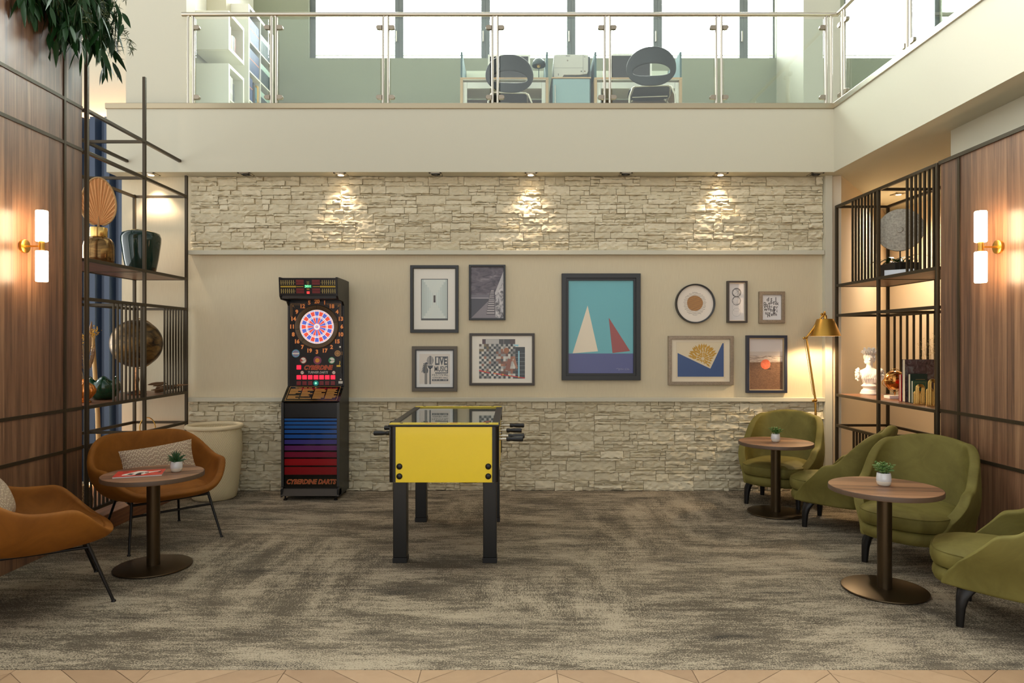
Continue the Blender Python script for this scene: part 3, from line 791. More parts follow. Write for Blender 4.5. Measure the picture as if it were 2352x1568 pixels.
# lumbar cushions
def knit():
    m, nt, b = new_mat('woven_cushion_fabric')
    mp = mapping(nt, (1, 1, 1)); sep = N(nt, 'ShaderNodeSeparateXYZ'); L(nt, mp, 0, sep, 0)
    # broken vertical bars, every other column shifted, like a cane weave
    px = mathn(nt, 'DIVIDE', (sep, 0), 0.0105); col = mathn(nt, 'FLOOR', (px, 0)); fx = mathn(nt, 'FRACT', (px, 0))
    wn_ = N(nt, 'ShaderNodeTexWhiteNoise', noise_dimensions='1D'); L(nt, col, 0, wn_, 'W')
    pz = mathn(nt, 'DIVIDE', (sep, 2), 0.034); pz = mathn(nt, 'ADD', (pz, 0), (wn_, 0)); fz = mathn(nt, 'FRACT', (pz, 0))
    dx = mathn(nt, 'ABSOLUTE', (mathn(nt, 'SUBTRACT', (fx, 0), 0.5), 0)); dz = mathn(nt, 'ABSOLUTE', (mathn(nt, 'SUBTRACT', (fz, 0), 0.5), 0))
    inx = mathn(nt, 'LESS_THAN', (dx, 0), 0.30); inz = mathn(nt, 'LESS_THAN', (dz, 0), 0.40)
    bar = mathn(nt, 'MULTIPLY', (inx, 0), (inz, 0))
    n = N(nt, 'ShaderNodeTexNoise', Scale=180.0, Detail=2.0); L(nt, mp, 0, n, 'Vector')
    c = mixc(nt, (bar, 0), srgb(200, 184, 156), srgb(134, 110, 94)); c2 = mixc(nt, 0.25, (c, 2), (n, 'Color'), 'SOFT_LIGHT')
    L(nt, c2, 2, b, 'Base Color'); b.inputs['Roughness'].default_value = 0.9; return m
M['knit'] = knit()
def cushion(label, w, h, d, loc, rot, group=None):
    nu, nv = 28, 16; mb = MB()
    def side(sg):
        def fn(i, j):
            u = -1+2*i/(nu-1); v = -1+2*j/(nv-1)
            e = (1-abs(u)**2.6)*(1-abs(v)**2.6)
            pin = 1-0.05*(1-abs(v)**1.5)*abs(u)**6*0-0.04*abs(v)**4*(1-u*u)
            return (u*w/2*(1-0.05*(1-v*v)), sg*d/2*max(e, 0)**0.6, v*h/2*(1-0.08*(1-u*u)))
        return fn
    mb.grid(side(-1), nu, nv); mb.grid(side(1), nu, nv, flip=True)
    o = mb.build('lumbar_cushion', M['knit'], smooth=180, loc=loc, rot=rot)
    # seam
    pts = [(u*w/2*0.99 if True else 0, 0, 0) for u in ()]
    return tag(o, label, 'cushion', group)
cushion('beige and brown patterned lumbar cushion on the ochre chair beside planter', 0.52, 0.25, 0.13, (-2.775, 5.345, 0.575), (-0.32, -0.10, facing(0.60, -0.80)), 'patterned lumbar cushions')
cushion('beige and brown patterned cushion on ochre chair at left edge', 0.50, 0.26, 0.13, (-3.02, 3.99, 0.56), (-0.35, 0.0, facing(0.9, 0.43)), 'patterned lumbar cushions')

# ---------------- basket planter ----------------
def weave_mat(name, a, b_, sx=70, sz=120):
    m, nt, b = new_mat(name)
    tc = N(nt, 'ShaderNodeTexCoord'); sep = N(nt, 'ShaderNodeSeparateXYZ'); L(nt, tc, 'Object', sep, 0)
    an = mathn(nt, 'ARCTAN2', (sep, 1), (sep, 0)); u = mathn(nt, 'MULTIPLY', (an, 0), sx); v = mathn(nt, 'MULTIPLY', (sep, 2), sz*2*PI*0.5)
    su = mathn(nt, 'SINE', (u, 0)); sv = mathn(nt, 'SINE', (v, 0)); p = mathn(nt, 'MULTIPLY', (su, 0), (sv, 0))
    f = mathn(nt, 'MULTIPLY_ADD', (p, 0), 0.5, 0.5); r = ramp(nt, [(0.0, a), (0.6, b_)]); L(nt, f, 0, r, 0); L(nt, r, 0, b, 'Base Color')
    bp = N(nt, 'ShaderNodeBump', Strength=0.5, Distance=0.006); L(nt, f, 0, bp, 'Height'); L(nt, bp, 0, b, 'Normal')
    b.inputs['Roughness'].default_value = 0.85; return m
def planter():
    t = thing('woven_planter', 'large cream woven planter between ochre chair and stone wall', 'planter', (-2.885, 6.60, 0))
    MB().lathe([(0.0001, 0.0), (0.185, 0.0), (0.20, 0.012), (0.215, 0.10), (0.238, 0.28), (0.252, 0.46), (0.252, 0.58), (0.243, 0.655), (0.244, 0.68),
                (0.226, 0.68), (0.226, 0.60), (0.22, 0.5), (0.20, 0.06), (0.0001, 0.055)], 64).build('body', weave_mat('cream_weave', (196, 178, 136), (232, 216, 176), 90, 70), t, smooth=50)
    pts = [(0.244*math.cos(2*PI*i/64), 0.244*math.sin(2*PI*i/64), 0.69) for i in range(64)]
    MB().tube(pts, 0.022, 12, closed=True).build('rim', mat('cream_rope', (228, 212, 174), 0.8, bump=0.3, bscale=90), t, smooth=180)
    return t
planter()

# ---------------- things on the tables ----------------
def succulent(label, x, y, z, kind, seed, s=1.0):
    R = random.Random(seed)
    t = thing('potted_succulent', label, 'plant', (x, y, z), R.uniform(0, 6), 'potted succulents on the tables')
    t.scale = (s, s, s)
    pm = MB()
    pm.lathe([(0.0001, 0.0), (0.026, 0.0), (0.033, 0.006), (0.0385, 0.026)], 32).mat(1).lathe([(0.0385, 0.026), (0.0388, 0.04), (0.035, 0.068), (0.0335, 0.070), (0.031, 0.068), (0.031, 0.055)], 32)
    pm.f = [f for f in pm.f]; 
    p = MB(); p.lathe([(0.0001, 0.0), (0.026, 0.0), (0.033, 0.006), (0.0385, 0.026), (0.0388, 0.04), (0.035, 0.068), (0.0335, 0.070), (0.031, 0.068), (0.031, 0.056), (0.0001, 0.056)], 36)
    o = p.build('pot', [mat('cream_stoneware', (222, 212, 192), 0.45), mat('pale_grey_glaze', (206, 206, 204), 0.18, coat=0.5)], t, smooth=45)
    for q in o.data.polygons:
        if q.center.z > 0.027: q.material_index = 1
    MB().lathe([(0.0001, 0.058), (0.030, 0.058)], 16).build('soil', flat(58, 44, 32), t)
    lf = MB()
    if kind == 'aloe':
        for ringk, (n, tilt, ln) in enumerate([(7, 1.15, 0.075), (6, 0.75, 0.085), (5, 0.35, 0.088), (2, 0.08, 0.09)]):
            for i in range(n):
                a = 2*PI*(i+0.5*ringk)/n+R.uniform(-.15, .15); tl = tilt+R.uniform(-.1, .1)
                pts = [Vector((0, 0, 0.056))+Vector((math.sin(tl*(0.6+0.5*u))*ln*u*math.cos(a), math.sin(tl*(0.6+0.5*u))*ln*u*math.sin(a), math.cos(tl*(0.6+0.5*u))*ln*u)) for u in (0, .25, .5, .75, 1)]
                lf.tube(pts, [0.008, 0.0085, 0.007, 0.0045, 0.0006], 6)
    else:
        for b in range(9 if kind == 'jade' else 7):
            a = R.uniform(0, 6.28); tl = R.uniform(0.1, 0.8); ln = R.uniform(0.04, 0.07)
            d = Vector((math.sin(tl)*math.cos(a), math.sin(tl)*math.sin(a), math.cos(tl))); base = Vector((d.x*0.012, d.y*0.012, 0.056))
            lf.tube([base, base+d*ln], 0.0022, 5)
            for k in range(9):
                u = 0.35+0.65*k/8; c = base+d*ln*u; b2 = k*2.4; rad = R.uniform(0.014, 0.024)*(1.25-u*0.4)
                e1 = d.orthogonal().normalized(); e2 = d.cross(e1)
                dr = (e1*math.cos(b2)+e2*math.sin(b2)+d*0.6).normalized()
                rot = dr.to_track_quat('Z', 'Y').to_matrix().to_4x4()
                lf.lathe([(0.0004, 0), (0.3*rad, 0.35*rad), (0.42*rad, 0.8*rad), (0.3*rad, 1.25*rad), (0.0004, 1.5*rad)], 7, Matrix.Translation(c) @ rot, sy=0.45)
    lf.build('leaves', {'aloe': mat('dark_aloe', (36, 74, 34), 0.45), 'jade': mat('jade_leaf', (98, 128, 66), 0.5), 'echeveria': mat('green_rosette', (74, 112, 44), 0.5)}[kind], t, smooth=60)
    return t
succulent('spiky dark green succulent in white pot beside the red magazine', -2.272, 4.609, 0.628, 'aloe', 3)
succulent('trailing pale green succulent in white pot on nearest right table', 2.263, 4.165, 0.628, 'jade', 5, 1.1)
succulent('small bushy green succulent in white pot on table beside floor lamp', 2.305, 5.99, 0.628, 'echeveria', 8)
def magazine():
    t = thing('magazine', 'red magazine lying on the left round table', 'magazine', (-2.47, 4.52, 0.628), 0.36)
    MB().box(-0.142, 0.142, -0.104, 0.104, 0.0, 0.007).build('pages', mat('white_pages', (226, 222, 214), 0.6), t)
    c = MB(); z = 0.0082
    c.mat(0).box(-0.1435, 0.1435, -0.1055, 0.1055, 0.007, z)
    def up(pts, k, dz):
        n = len(pts); ar = sum(pts[i][0]*pts[(i+1)%n][1]-pts[(i+1)%n][0]*pts[i][1] for i in range(n))
        if ar < 0: pts = pts[::-1]
        c.mat(k).add([(a, b, z+dz) for a, b in pts], [tuple(range(n))])
    up([(-0.10, -0.06), (-0.05, -0.075), (0.0, -0.05), (0.03, -0.07), (0.05, -0.02), (0.12, 0.03), (0.12, 0.045), (0.05, 0.03), (0.03, 0.06), (-0.02, 0.07), (-0.05, 0.03), (-0.09, -0.02)], 1, 0.0003)
    up([(-0.07, -0.05), (-0.04, -0.06), (-0.03, -0.02), (-0.055, 0.0)], 2, 0.0006)
    up([(-0.02, -0.085), (0.02, -0.085), (0.012, -0.03), (0.03, 0.0), (0.0, 0.015), (-0.015, -0.02)], 2, 0.0006)
    up([(0.03, -0.02), (0.055, -0.01), (0.05, 0.02), (0.03, 0.015)], 3, 0.0006)
    for i in range(5): up([(0.108+0.006*(i % 2), -0.03+0.014*i), (0.126, -0.03+0.014*i), (0.126, -0.024+0.014*i), (0.108+0.006*(i % 2), -0.024+0.014*i)], 2, 0.0004)
    for i in range(3): up([(-0.11, 0.05+0.016*i), (-0.075, 0.05+0.016*i), (-0.075, 0.054+0.016*i), (-0.11, 0.054+0.016*i)], 2, 0.0004)
    c.build('cover', [mat('red_cover', (214, 66, 52), 0.3), flat(224, 214, 200), flat(44, 34, 34), flat(120, 84, 74)], t)
magazine()
# ---------------- pictures on the back wall ----------------
def fmat(name, c, rough=0.4, metal=0.0): 
    if name not in M: M[name] = mat(name, c, rough, metal)
    return M[name]
def frame_ring(w, h, fw, d0, d1):
    """rectangular moulding between the outer size and the sight edge, from y=-d0 (back) to y=-d1 (front), mitred"""
    mb = MB(); o = [(-w/2,-h/2),(w/2,-h/2),(w/2,h/2),(-w/2,h/2)]; i = [(-w/2+fw,-h/2+fw),(w/2-fw,-h/2+fw),(w/2-fw,h/2-fw),(-w/2+fw,h/2-fw)]
    vs = [(x,-d1,z) for x,z in o]+[(x,-d1,z) for x,z in i]+[(x,-d0,z) for x,z in o]+[(x,-d0,z) for x,z in i]
    fs = []
    for k in range(4):
        k2 = (k+1) % 4
        fs += [(k,k2,4+k2,4+k), (8+k2,8+k,12+k,12+k2), (8+k,8+k2,k2,k), (4+k,4+k2,12+k2,12+k)]
    return mb.add(vs, fs)
def picture(label, cx, cz, w, h, fw, depth, fm, art, inner=None, mats=None, cat='picture'):
    t = thing('framed_picture', label, cat, (cx, YW, cz), 0, 'framed pictures on the back wall')
    frame_ring(w, h, fw, 0.0, depth).build('frame', fm, t, bevel=0.002)
    iw, ih = w-2*fw, h-2*fw
    if inner:
        im, f2, d2 = inner; frame_ring(iw+0.001, ih+0.001, f2, 0.002, d2).build('inner_frame', im, t); iw -= 2*f2; ih -= 2*f2
    yb = -0.012
    MB().box(-iw/2-0.004, iw/2+0.004, yb, -0.001, -ih/2-0.004, ih/2+0.004).build('backing_board', flat(180, 170, 150), t)
    a = MB(); ml = []
    def K(*c):
        m = c[0] if not isinstance(c[0], (int, float)) else flat(*c, 0.35, 0.25)
        if m not in ml: ml.append(m)
        a.mat(ml.index(m)); return a
    art(a, K, iw, ih, yb-0.0006)
    a.build('print', ml, t)
    return t
LY = 0.0005
# 1 corridor
def art1(a, K, w, h, y):
    K(222, 216, 200).rect(-w/2, w/2, -h/2, h/2, y)
    K(40, 40, 36).rect(-0.136, 0.136, -0.215, 0.205, y-LY)
    K(62, 60, 48).rect(-0.130, 0.130, -0.212, -0.200, y-2*LY)
    K(206, 212, 200).rect(-0.129, 0.129, -0.196, 0.198, y-2*LY)
    hs = [(-0.196,0.198),(-0.17,0.172),(-0.144,0.146),(-0.118,0.12),(-0.09,0.092),(-0.064,0.066)]
    for k, (za, zb) in enumerate(hs):
        x0 = 0.129-0.018*k; c = 186+5*k
        for s in (-1, 1):
            K(c-8, c+2, c-8).rect(min(s*x0, s*(x0-0.0165)), max(s*x0, s*(x0-0.0165)), za, zb, y-(3+k*0.2)*LY)
            K(170, 178, 168).rect(min(s*(x0-0.0165), s*(x0-0.018)), max(s*(x0-0.0165), s*(x0-0.018)), za, zb, y-(3+k*0.2)*LY)
    K(66, 52, 36).rect(-0.010, 0.010, -0.034, 0.038, y-5*LY); K(52, 14, 20).rect(-0.008, 0.010, -0.034, -0.012, y-6*LY)
BLK = fmat('black_picture_frame', (34, 34, 32), 0.4)
picture('tall black frame with cream mat and pale corridor print', -0.794, 1.938, 0.488, 0.682, 0.028, 0.036, BLK, art1, (fmat('olive_slip', (92, 86, 66)), 0.008, 0.02))
# 2 staircase
def cloudy():
    m, nt, b = new_mat('stormy_sky_print'); mp = mapping(nt, (9, 1, 22), rot=(0, 0.5, 0)); n = N(nt, 'ShaderNodeTexNoise', Scale=1.0, Detail=5.0, Roughness=0.6, Distortion=0.8); L(nt, mp, 0, n, 'Vector')
    r = ramp(nt, [(0.35, (66, 58, 66)), (0.6, (112, 102, 108)), (0.78, (168, 158, 158))]); L(nt, n, 0, r, 0); L(nt, r, 0, b, 'Base Color'); b.inputs['Roughness'].default_value = 0.35; return m
def rocky(name, a_, b_, sc):
    m, nt, b = new_mat(name); mp = mapping(nt, sc); n = N(nt, 'ShaderNodeTexNoise', Scale=1.0, Detail=5.0, Roughness=0.7, Distortion=1.5); L(nt, mp, 0, n, 'Vector')
    r = ramp(nt, [(0.4, a_), (0.58, b_)]); L(nt, n, 0, r, 0); L(nt, r, 0, b, 'Base Color'); b.inputs['Roughness'].default_value = 0.35; return m
def art2(a, K, w, h, y):
    K(cloudy()).rect(-w/2, w/2, -h/2, h/2, y)
    zh = -h*0.115
    K(104, 96, 102).rect(-w/2, w*0.08, zh, zh+0.04, y-LY)
    K(58, 52, 58).rect(-w/2, w/2, -h/2, zh, y-LY); K(168, 160, 162).rect(-w/2, w*0.08, zh, zh+0.008, y-2*LY)
    K(124, 114, 116).face([(-w/2, -h/2), (w/2, -h/2), (w/2, zh), (w*0.08, zh-0.01)], y-2*LY)
    K(rocky('rock_wall_print', (88, 84, 86), (206, 200, 196), (22, 1, 14))).face([(w*0.25, -h/2), (w/2, -h/2), (w/2, h*0.42), (w*0.24, h*0.0), (w*0.255, zh)], y-3*LY)
    K(186, 180, 176).face([(w*0.24, h*0.0), (w/2, h*0.42), (w/2, h*0.24), (w*0.28, h*-0.06)], y-3.5*LY)
    n = 13
    for k in range(n):
        u = k/(n-1); z0 = -h*0.43+(h*0.46)*(1-(1-u)**1.35); dz = 0.022*(1-u)+0.009*u
        xl = w*(-0.03+0.13*u); xr = w*(0.24-0.02*u)
        K(66, 58, 60).face([(xl, z0), (xr, z0), (xr, z0+dz), (xl+0.006*(1-u), z0+dz)], y-4*LY)
        K(178, 168, 164).face([(xl+0.004, z0+dz*0.45), (xr-0.004, z0+dz*0.45), (xr-0.006, z0+dz), (xl+0.008, z0+dz)], y-5*LY)
picture('black framed monochrome photograph of a sea wall staircase', -0.260, 2.004, 0.370, 0.559, 0.02, 0.04, BLK, art2)
# 3 live music
def art3(a, K, w, h, y):
    K(222, 220, 212).rect(-w/2, w/2, -h/2, h/2, y)
    K(212, 202, 186).rect(-0.155, 0.155, -0.152, 0.152, y-LY)
    D = (52, 54, 56)
    K(*D).rect(-0.015, 0.135, -0.045, 0.125, y-2*LY); K(212, 202, 186).rect(-0.007, 0.127, -0.036, 0.117, y-3*LY)
    K(*D).rect(-0.02, 0.0, -0.05, 0.128, y-2*LY)
    K(212, 202, 186).rect(-0.03, 0.004, -0.052, 0.13, y-3.5*LY)
    K(*D).text('LIVE', 0.108, 0.063, 0.075, y-4*LY, offset=0.004, width=0.120, shear=0.0)
    K(*D).text('MUSIC', 0.075, 0.062, -0.003, y-4*LY, offset=0.0015, width=0.13)
    K(*D).text('FESTIVAL', 0.038, 0.055, -0.062, y-2*LY, width=0.165)
    K(*D).text('CONCERT HALL', 0.017, 0.055, -0.090, y-2*LY, width=0.158, offset=0.0006)
    K(*D).rect(-0.027, 0.137, -0.124, -0.104, y-2*LY); K(222, 214, 200).text('01.01.18 \u2022 19:00', 0.017, 0.055, -0.114, y-3*LY, width=0.14)
    # microphone on its stand
    K(*D).face([(-0.045+0.034*math.cos(q), 0.085+0.046*math.sin(q)) for q in [2*PI*i/30 for i in range(30)]], y-4*LY)
    for k in range(6): K(212, 202, 186).rect(-0.076, -0.049, 0.052+k*0.013, 0.058+k*0.013, y-5*LY); K(212, 202, 186).rect(-0.041, -0.014, 0.052+k*0.013, 0.058+k*0.013, y-5*LY)
    K(212, 202, 186).rect(-0.082, -0.01, 0.036, 0.044, y-5.5*LY)
    K(*D).face([(-0.072, 0.034), (-0.016, 0.034), (-0.024, 0.008), (-0.045, 0.0), (-0.064, 0.008)], y-4*LY)
    K(*D).rect(-0.053, -0.040, -0.155, 0.01, y-4*LY)
    # guitar neck and headstock
    K(110, 106, 104).rect(-0.102, -0.076, -0.155, -0.02, y-4*LY)
    for k in range(3): K(170, 160, 120).rect(-0.098+k*0.008, -0.0965+k*0.008, -0.155, 0.05, y-5.5*LY)
    K(*D).face([(-0.112, -0.045), (-0.07, -0.04), (-0.066, -0.01), (-0.08, 0.02), (-0.066, 0.045), (-0.078, 0.068), (-0.1, 0.06), (-0.112, 0.02), (-0.118, -0.02)], y-5*LY)
    for k in range(6): K(*D).disc(-0.128+k*0.0035, -0.03+k*0.016, 0.0055, y-4*LY, 10); K(*D).line([(-0.126+k*0.0035, -0.03+k*0.016), (-0.11+k*0.003, -0.025+k*0.015)], 0.003, y-4*LY)
GRY = fmat('grey_brown_picture_frame', (96, 88, 74), 0.5)
picture('small square grey frame with LIVE MUSIC FESTIVAL poster', -0.792, 1.232, 0.458, 0.458, 0.033, 0.034, GRY, art3, (BLK, 0.011, 0.03))
# 4 checkered collage
def art4(a, K, w, h, y):
    R = random.Random(4)
    K(226, 218, 200).rect(-w/2, w/2, -h/2, h/2, y)
    x0, x1, z0, z1 = -0.232, 0.232, -0.195, 0.205; cw = (x1-x0)/19.0
    K(62, 58, 54).rect(-0.20, 0.133, 0.15, 0.205, y-LY); K(182, 176, 166).rect(-0.165, -0.03, 0.156, 0.203, y-2*LY); K(74, 36, 36).rect(-0.2, -0.17, 0.156, 0.203, y-2*LY); K(150, 140, 130).rect(0.016, 0.02, 0.156, 0.203, y-2*LY)
    K(70, 48, 40).rect(0.08, 0.133, 0.156, 0.203, y-2*LY)
    K(58, 60, 54).rect(x0, 0.135, -0.195, 0.149, y-1.2*LY)
    K(40, 42, 42).rect(0.1352, x1, -0.195, 0.125, y-1.2*LY)
    light = [(196, 190, 176), (174, 170, 160), (210, 204, 190), (136, 132, 126)]; dark = [(48, 50, 50), (62, 62, 56), (70, 72, 66), (40, 34, 32)]; skin = [(150, 94, 62), (130, 82, 56), (168, 112, 76), (104, 66, 46)]
    ncol = 15; c_ = (0.135-x0)/ncol; nrow = 14; r_ = (0.155+0.195)/nrow
    for i in range(ncol):
        for j in range(nrow):
            xa = x0+i*c_; za = -0.195+j*r_; u, v = (i+0.5)/ncol, (j+0.5)/nrow
            odd = (i+j) % 2
            body = (0.62 < u < 0.98 and 0.1 < v < 0.62) or ((u-0.66)**2*4+(v-0.7)**2*3 < 0.12)
            lay = (0.05 < u < 0.62 and 0.18 < v < 0.5+0.2*math.sin(u*5))
            if body: c = R.choice(skin if R.random() < 0.55 else light) if odd else R.choice(skin+light)
            elif v > 0.78 and u < 0.3: c = R.choice([(120, 100, 60), (86, 66, 44), (196, 190, 176)])
            elif lay: c = R.choice(light) if odd else R.choice(dark+skin[:2])
            else: c = R.choice(light) if odd else R.choice(dark)
            if not odd and R.random() < 0.25: continue
            K(*c).rect(xa, xa+c_, za, za+r_, y-2*LY)
    K(156, 92, 44).disc(0.045, 0.09, 0.028, y-3*LY, 16); K(140, 84, 58).face([(0.03, -0.11), (0.075, -0.12), (0.10, 0.0), (0.06, 0.01)], y-3*LY)
    K(166, 112, 80).face([(0.112, -0.02), (0.13, 0.03), (0.16, -0.09), (0.145, -0.10)], y-3.2*LY)
    K(146, 196, 206).rect(0.163, 0.178, -0.18, 0.085, y-3.5*LY)
    K(146, 196, 206).face([(0.11, 0.15), (0.166, 0.15), (0.166, 0.13), (0.13, 0.135)], y-3.3*LY)
    for k in range(6): K(170, 176, 172).rect(0.138, x1, -0.15+k*0.042, -0.148+k*0.042, y-3*LY)
    K(198, 44, 40).face([(x0, -0.105), (-0.12, -0.135), (-0.12, -0.145), (x0, -0.12)], y-4*LY); K(198, 44, 40).face([(-0.09, -0.135), (x1, -0.185), (x1, -0.195), (-0.09, -0.146)], y-4*LY)
    for xx, zz in ((-0.17, -0.122), (-0.07, -0.141), (0.01, -0.154), (0.08, -0.165), (0.17, -0.18)): K(226, 178, 52).rect(xx-0.006, xx+0.006, zz-0.006, zz+0.006, y-5*LY)
DBR = fmat('dark_brown_picture_frame', (64, 56, 48), 0.45)
picture('wide dark frame with checkered patchwork collage on white', -0.110, 1.328, 0.66, 0.528, 0.024, 0.034, DBR, art4, (fmat('cream_slip', (196, 186, 166)), 0.005, 0.018))
# 5 sailboats
def art5(a, K, w, h, y):
    K(98, 172, 178).rect(-w/2, w/2, -h/2, h/2, y)
    f = lambda px, py: (-w/2+w*(px-203)/(1037-203), h/2-h*(py-190)/(1388-190))
    K(76, 80, 132).face([f(203, 1132), f(1037, 1132), f(1037, 1388), f(203, 1388)], y-LY)
    K(228, 214, 186).face([f(450, 512), f(583, 1104), f(257, 1130)], y-2*LY)
    K(152, 66, 58).face([f(722, 668), f(997, 1100), f(770, 1126)], y-2*LY)
    sig = [(815, 1330), (845, 1322), (855, 1352), (862, 1325), (880, 1340), (890, 1326), (902, 1342), (915, 1330)]
    K(150, 150, 176).line([f(*p) for p in sig], 0.0022, y-2*LY); K(150, 150, 176).line([f(*p) for p in [(955, 1320), (932, 1332), (938, 1346), (960, 1340), (972, 1322), (972, 1345), (990, 1336)]], 0.0022, y-2*LY)
picture('large black framed picture of white and red triangular sails on turquoise', 0.891, 1.656, 0.796, 1.078, 0.046, 0.05, BLK, art5, (fmat('black_slip', (26, 26, 25)), 0.024, 0.034))
# 6 round
def round_picture():
    t = thing('round_picture', 'round black rimmed picture of a brown disc crossed by wavy lines', 'picture', (1.844, YW, 1.892), 0, 'framed pictures on the back wall')
    fr = MB(); n = 72
    T = Matrix.Rotation(PI/2, 4, 'X')
    fr.lathe([(0.186, 0.012), (0.186, 0.042), (0.190, 0.045), (0.199, 0.045), (0.2, 0.0), (0.186, 0.0)], n, T, cap=False).build('frame', BLK, t, smooth=40)
    MB().lathe([(0.0001, 0.010), (0.188, 0.010), (0.188, 0.001), (0.0001, 0.001)][::-1], n, T).build('backing_board', flat(180, 170, 150), t)
    a = MB(); y = -0.0125
    a.mat(0).disc(0, 0, 0.1875, y, 72)
    R = random.Random(2); ph = [R.uniform(-0.05, 0.05) for _ in range(8)]
    a.mat(1).face([(0.080*math.cos(q)*(1+0.03*math.sin(3*q+1)), 0.004+0.080*math.sin(q)*(1+0.03*math.cos(2*q))) for q in [2*PI*i/40 for i in range(40)]], y-LY)
    for k in range(17):
        z = 0.113-k*0.0142; hw = math.sqrt(max(0.0, 0.116**2-z*z))+R.uniform(-0.006, 0.006)
        if hw < 0.02: hw = 0.022
        pts = [(-hw+2*hw*i/14, z+0.0016*math.sin(i*1.3+k*2)+R.uniform(-0.0008, 0.0008)) for i in range(15)]
        a.mat(2).line(pts, 0.0026, y-2*LY)
    a.build('print', [flat(232, 220, 202, 0.35, 0.25), flat(184, 132, 76), flat(76, 66, 58)], t)
round_picture()
# 7 narrow with rings
def art7(a, K, w, h, y):
    K(218, 212, 206).rect(-w/2, w/2, -h/2, h/2, y); R = random.Random(5)
    for cz, n, dk in ((0.095, 9, 60), (0.012, 6, 80), (-0.105, 1, 110)):
        for k in range(n): K(dk, dk, dk+2).ring(R.uniform(-0.004, 0.004)*(n > 1), cz+R.uniform(-0.005, 0.005)*(n > 1), 0.041, 0.0425, y-(1+0.1*k)*LY, n=36)
        if n > 5:
            for k in range(14):
                q, u = R.uniform(0, 6.28), R.uniform(0, 6.28); K(dk+20, dk+20, dk+20).line([(0.04*math.cos(q), cz+0.04*math.sin(q)), (0.04*math.cos(u), cz+0.04*math.sin(u))], 0.0012, y-2.5*LY)
    K(120, 120, 120).ring(0, -0.055, 0.0415, 0.0425, y-LY, n=36)
picture('narrow upright dark frame with three drawn circles', 2.266, 1.909, 0.202, 0.422, 0.018, 0.05, fmat('dark_bronze_frame', (46, 38, 30), 0.35), art7, (fmat('silver_slip', (188, 174, 150), 0.3, 0.7), 0.006, 0.03))
# 8 letters
def art8(a, K, w, h, y):
    K(226, 222, 218).rect(-w/2, w/2, -h/2, h/2, y)
    f = lambda px, py: ((px-1325)*0.00091*0.92, (447-py)*0.00091*0.92)
    for ch, px, py, s in (('d',1282,352,1.2),('t',1325,350,1.2),('J',1378,350,1.2),('p',1246,395,1.25),('e',1298,398,1.0),('b',1325,388,1.0),('f',1352,396,1.15),('z',1374,400,0.8),('k',1398,400,1.1),
                          ('q',1266,420,1.2),('a',1300,432,1.0),('c',1325,436,0.8),('g',1358,446,1.35),('r',1392,446,1.0),('w',1256,470,1.1),('n',1296,466,1.1),('h',1325,482,1.1),('g',1358,485,1.2),('i',1392,490,1.0),
                          ('u',1262,512,1.1),('y',1298,515,1.1),('l',1279,548,1.1),('s',1302,545,0.95),('v',1330,532,1.3),('m',1368,530,1.1),('x',1245,440,0.9)):
        x, z = f(px, py); K(38, 34, 32).text(ch, 0.046*s, x, z, y-LY, offset=0.0008)
def silver_frame():
    m, nt, b = new_mat('antiqued_silver_frame'); mp = mapping(nt, (150, 150, 150)); n = N(nt, 'ShaderNodeTexNoise', Scale=1.0, Detail=4.0); L(nt, mp, 0, n, 'Vector')
    r = ramp(nt, [(0.3, (128, 113, 94)), (0.7, (160, 145, 124))]); L(nt, n, 0, r, 0); L(nt, r, 0, b, 'Base Color'); b.inputs['Roughness'].default_value = 0.38; b.inputs['Metallic'].default_value = 0.6
    bp = N(nt, 'ShaderNodeBump', Strength=0.3, Distance=0.004); L(nt, n, 0, bp, 'Height'); L(nt, bp, 0, b, 'Normal'); return m
SIL = silver_frame()
picture('small silver frame with scattered black letters', 2.620, 1.854, 0.26, 0.321, 0.034, 0.036, SIL, art8)
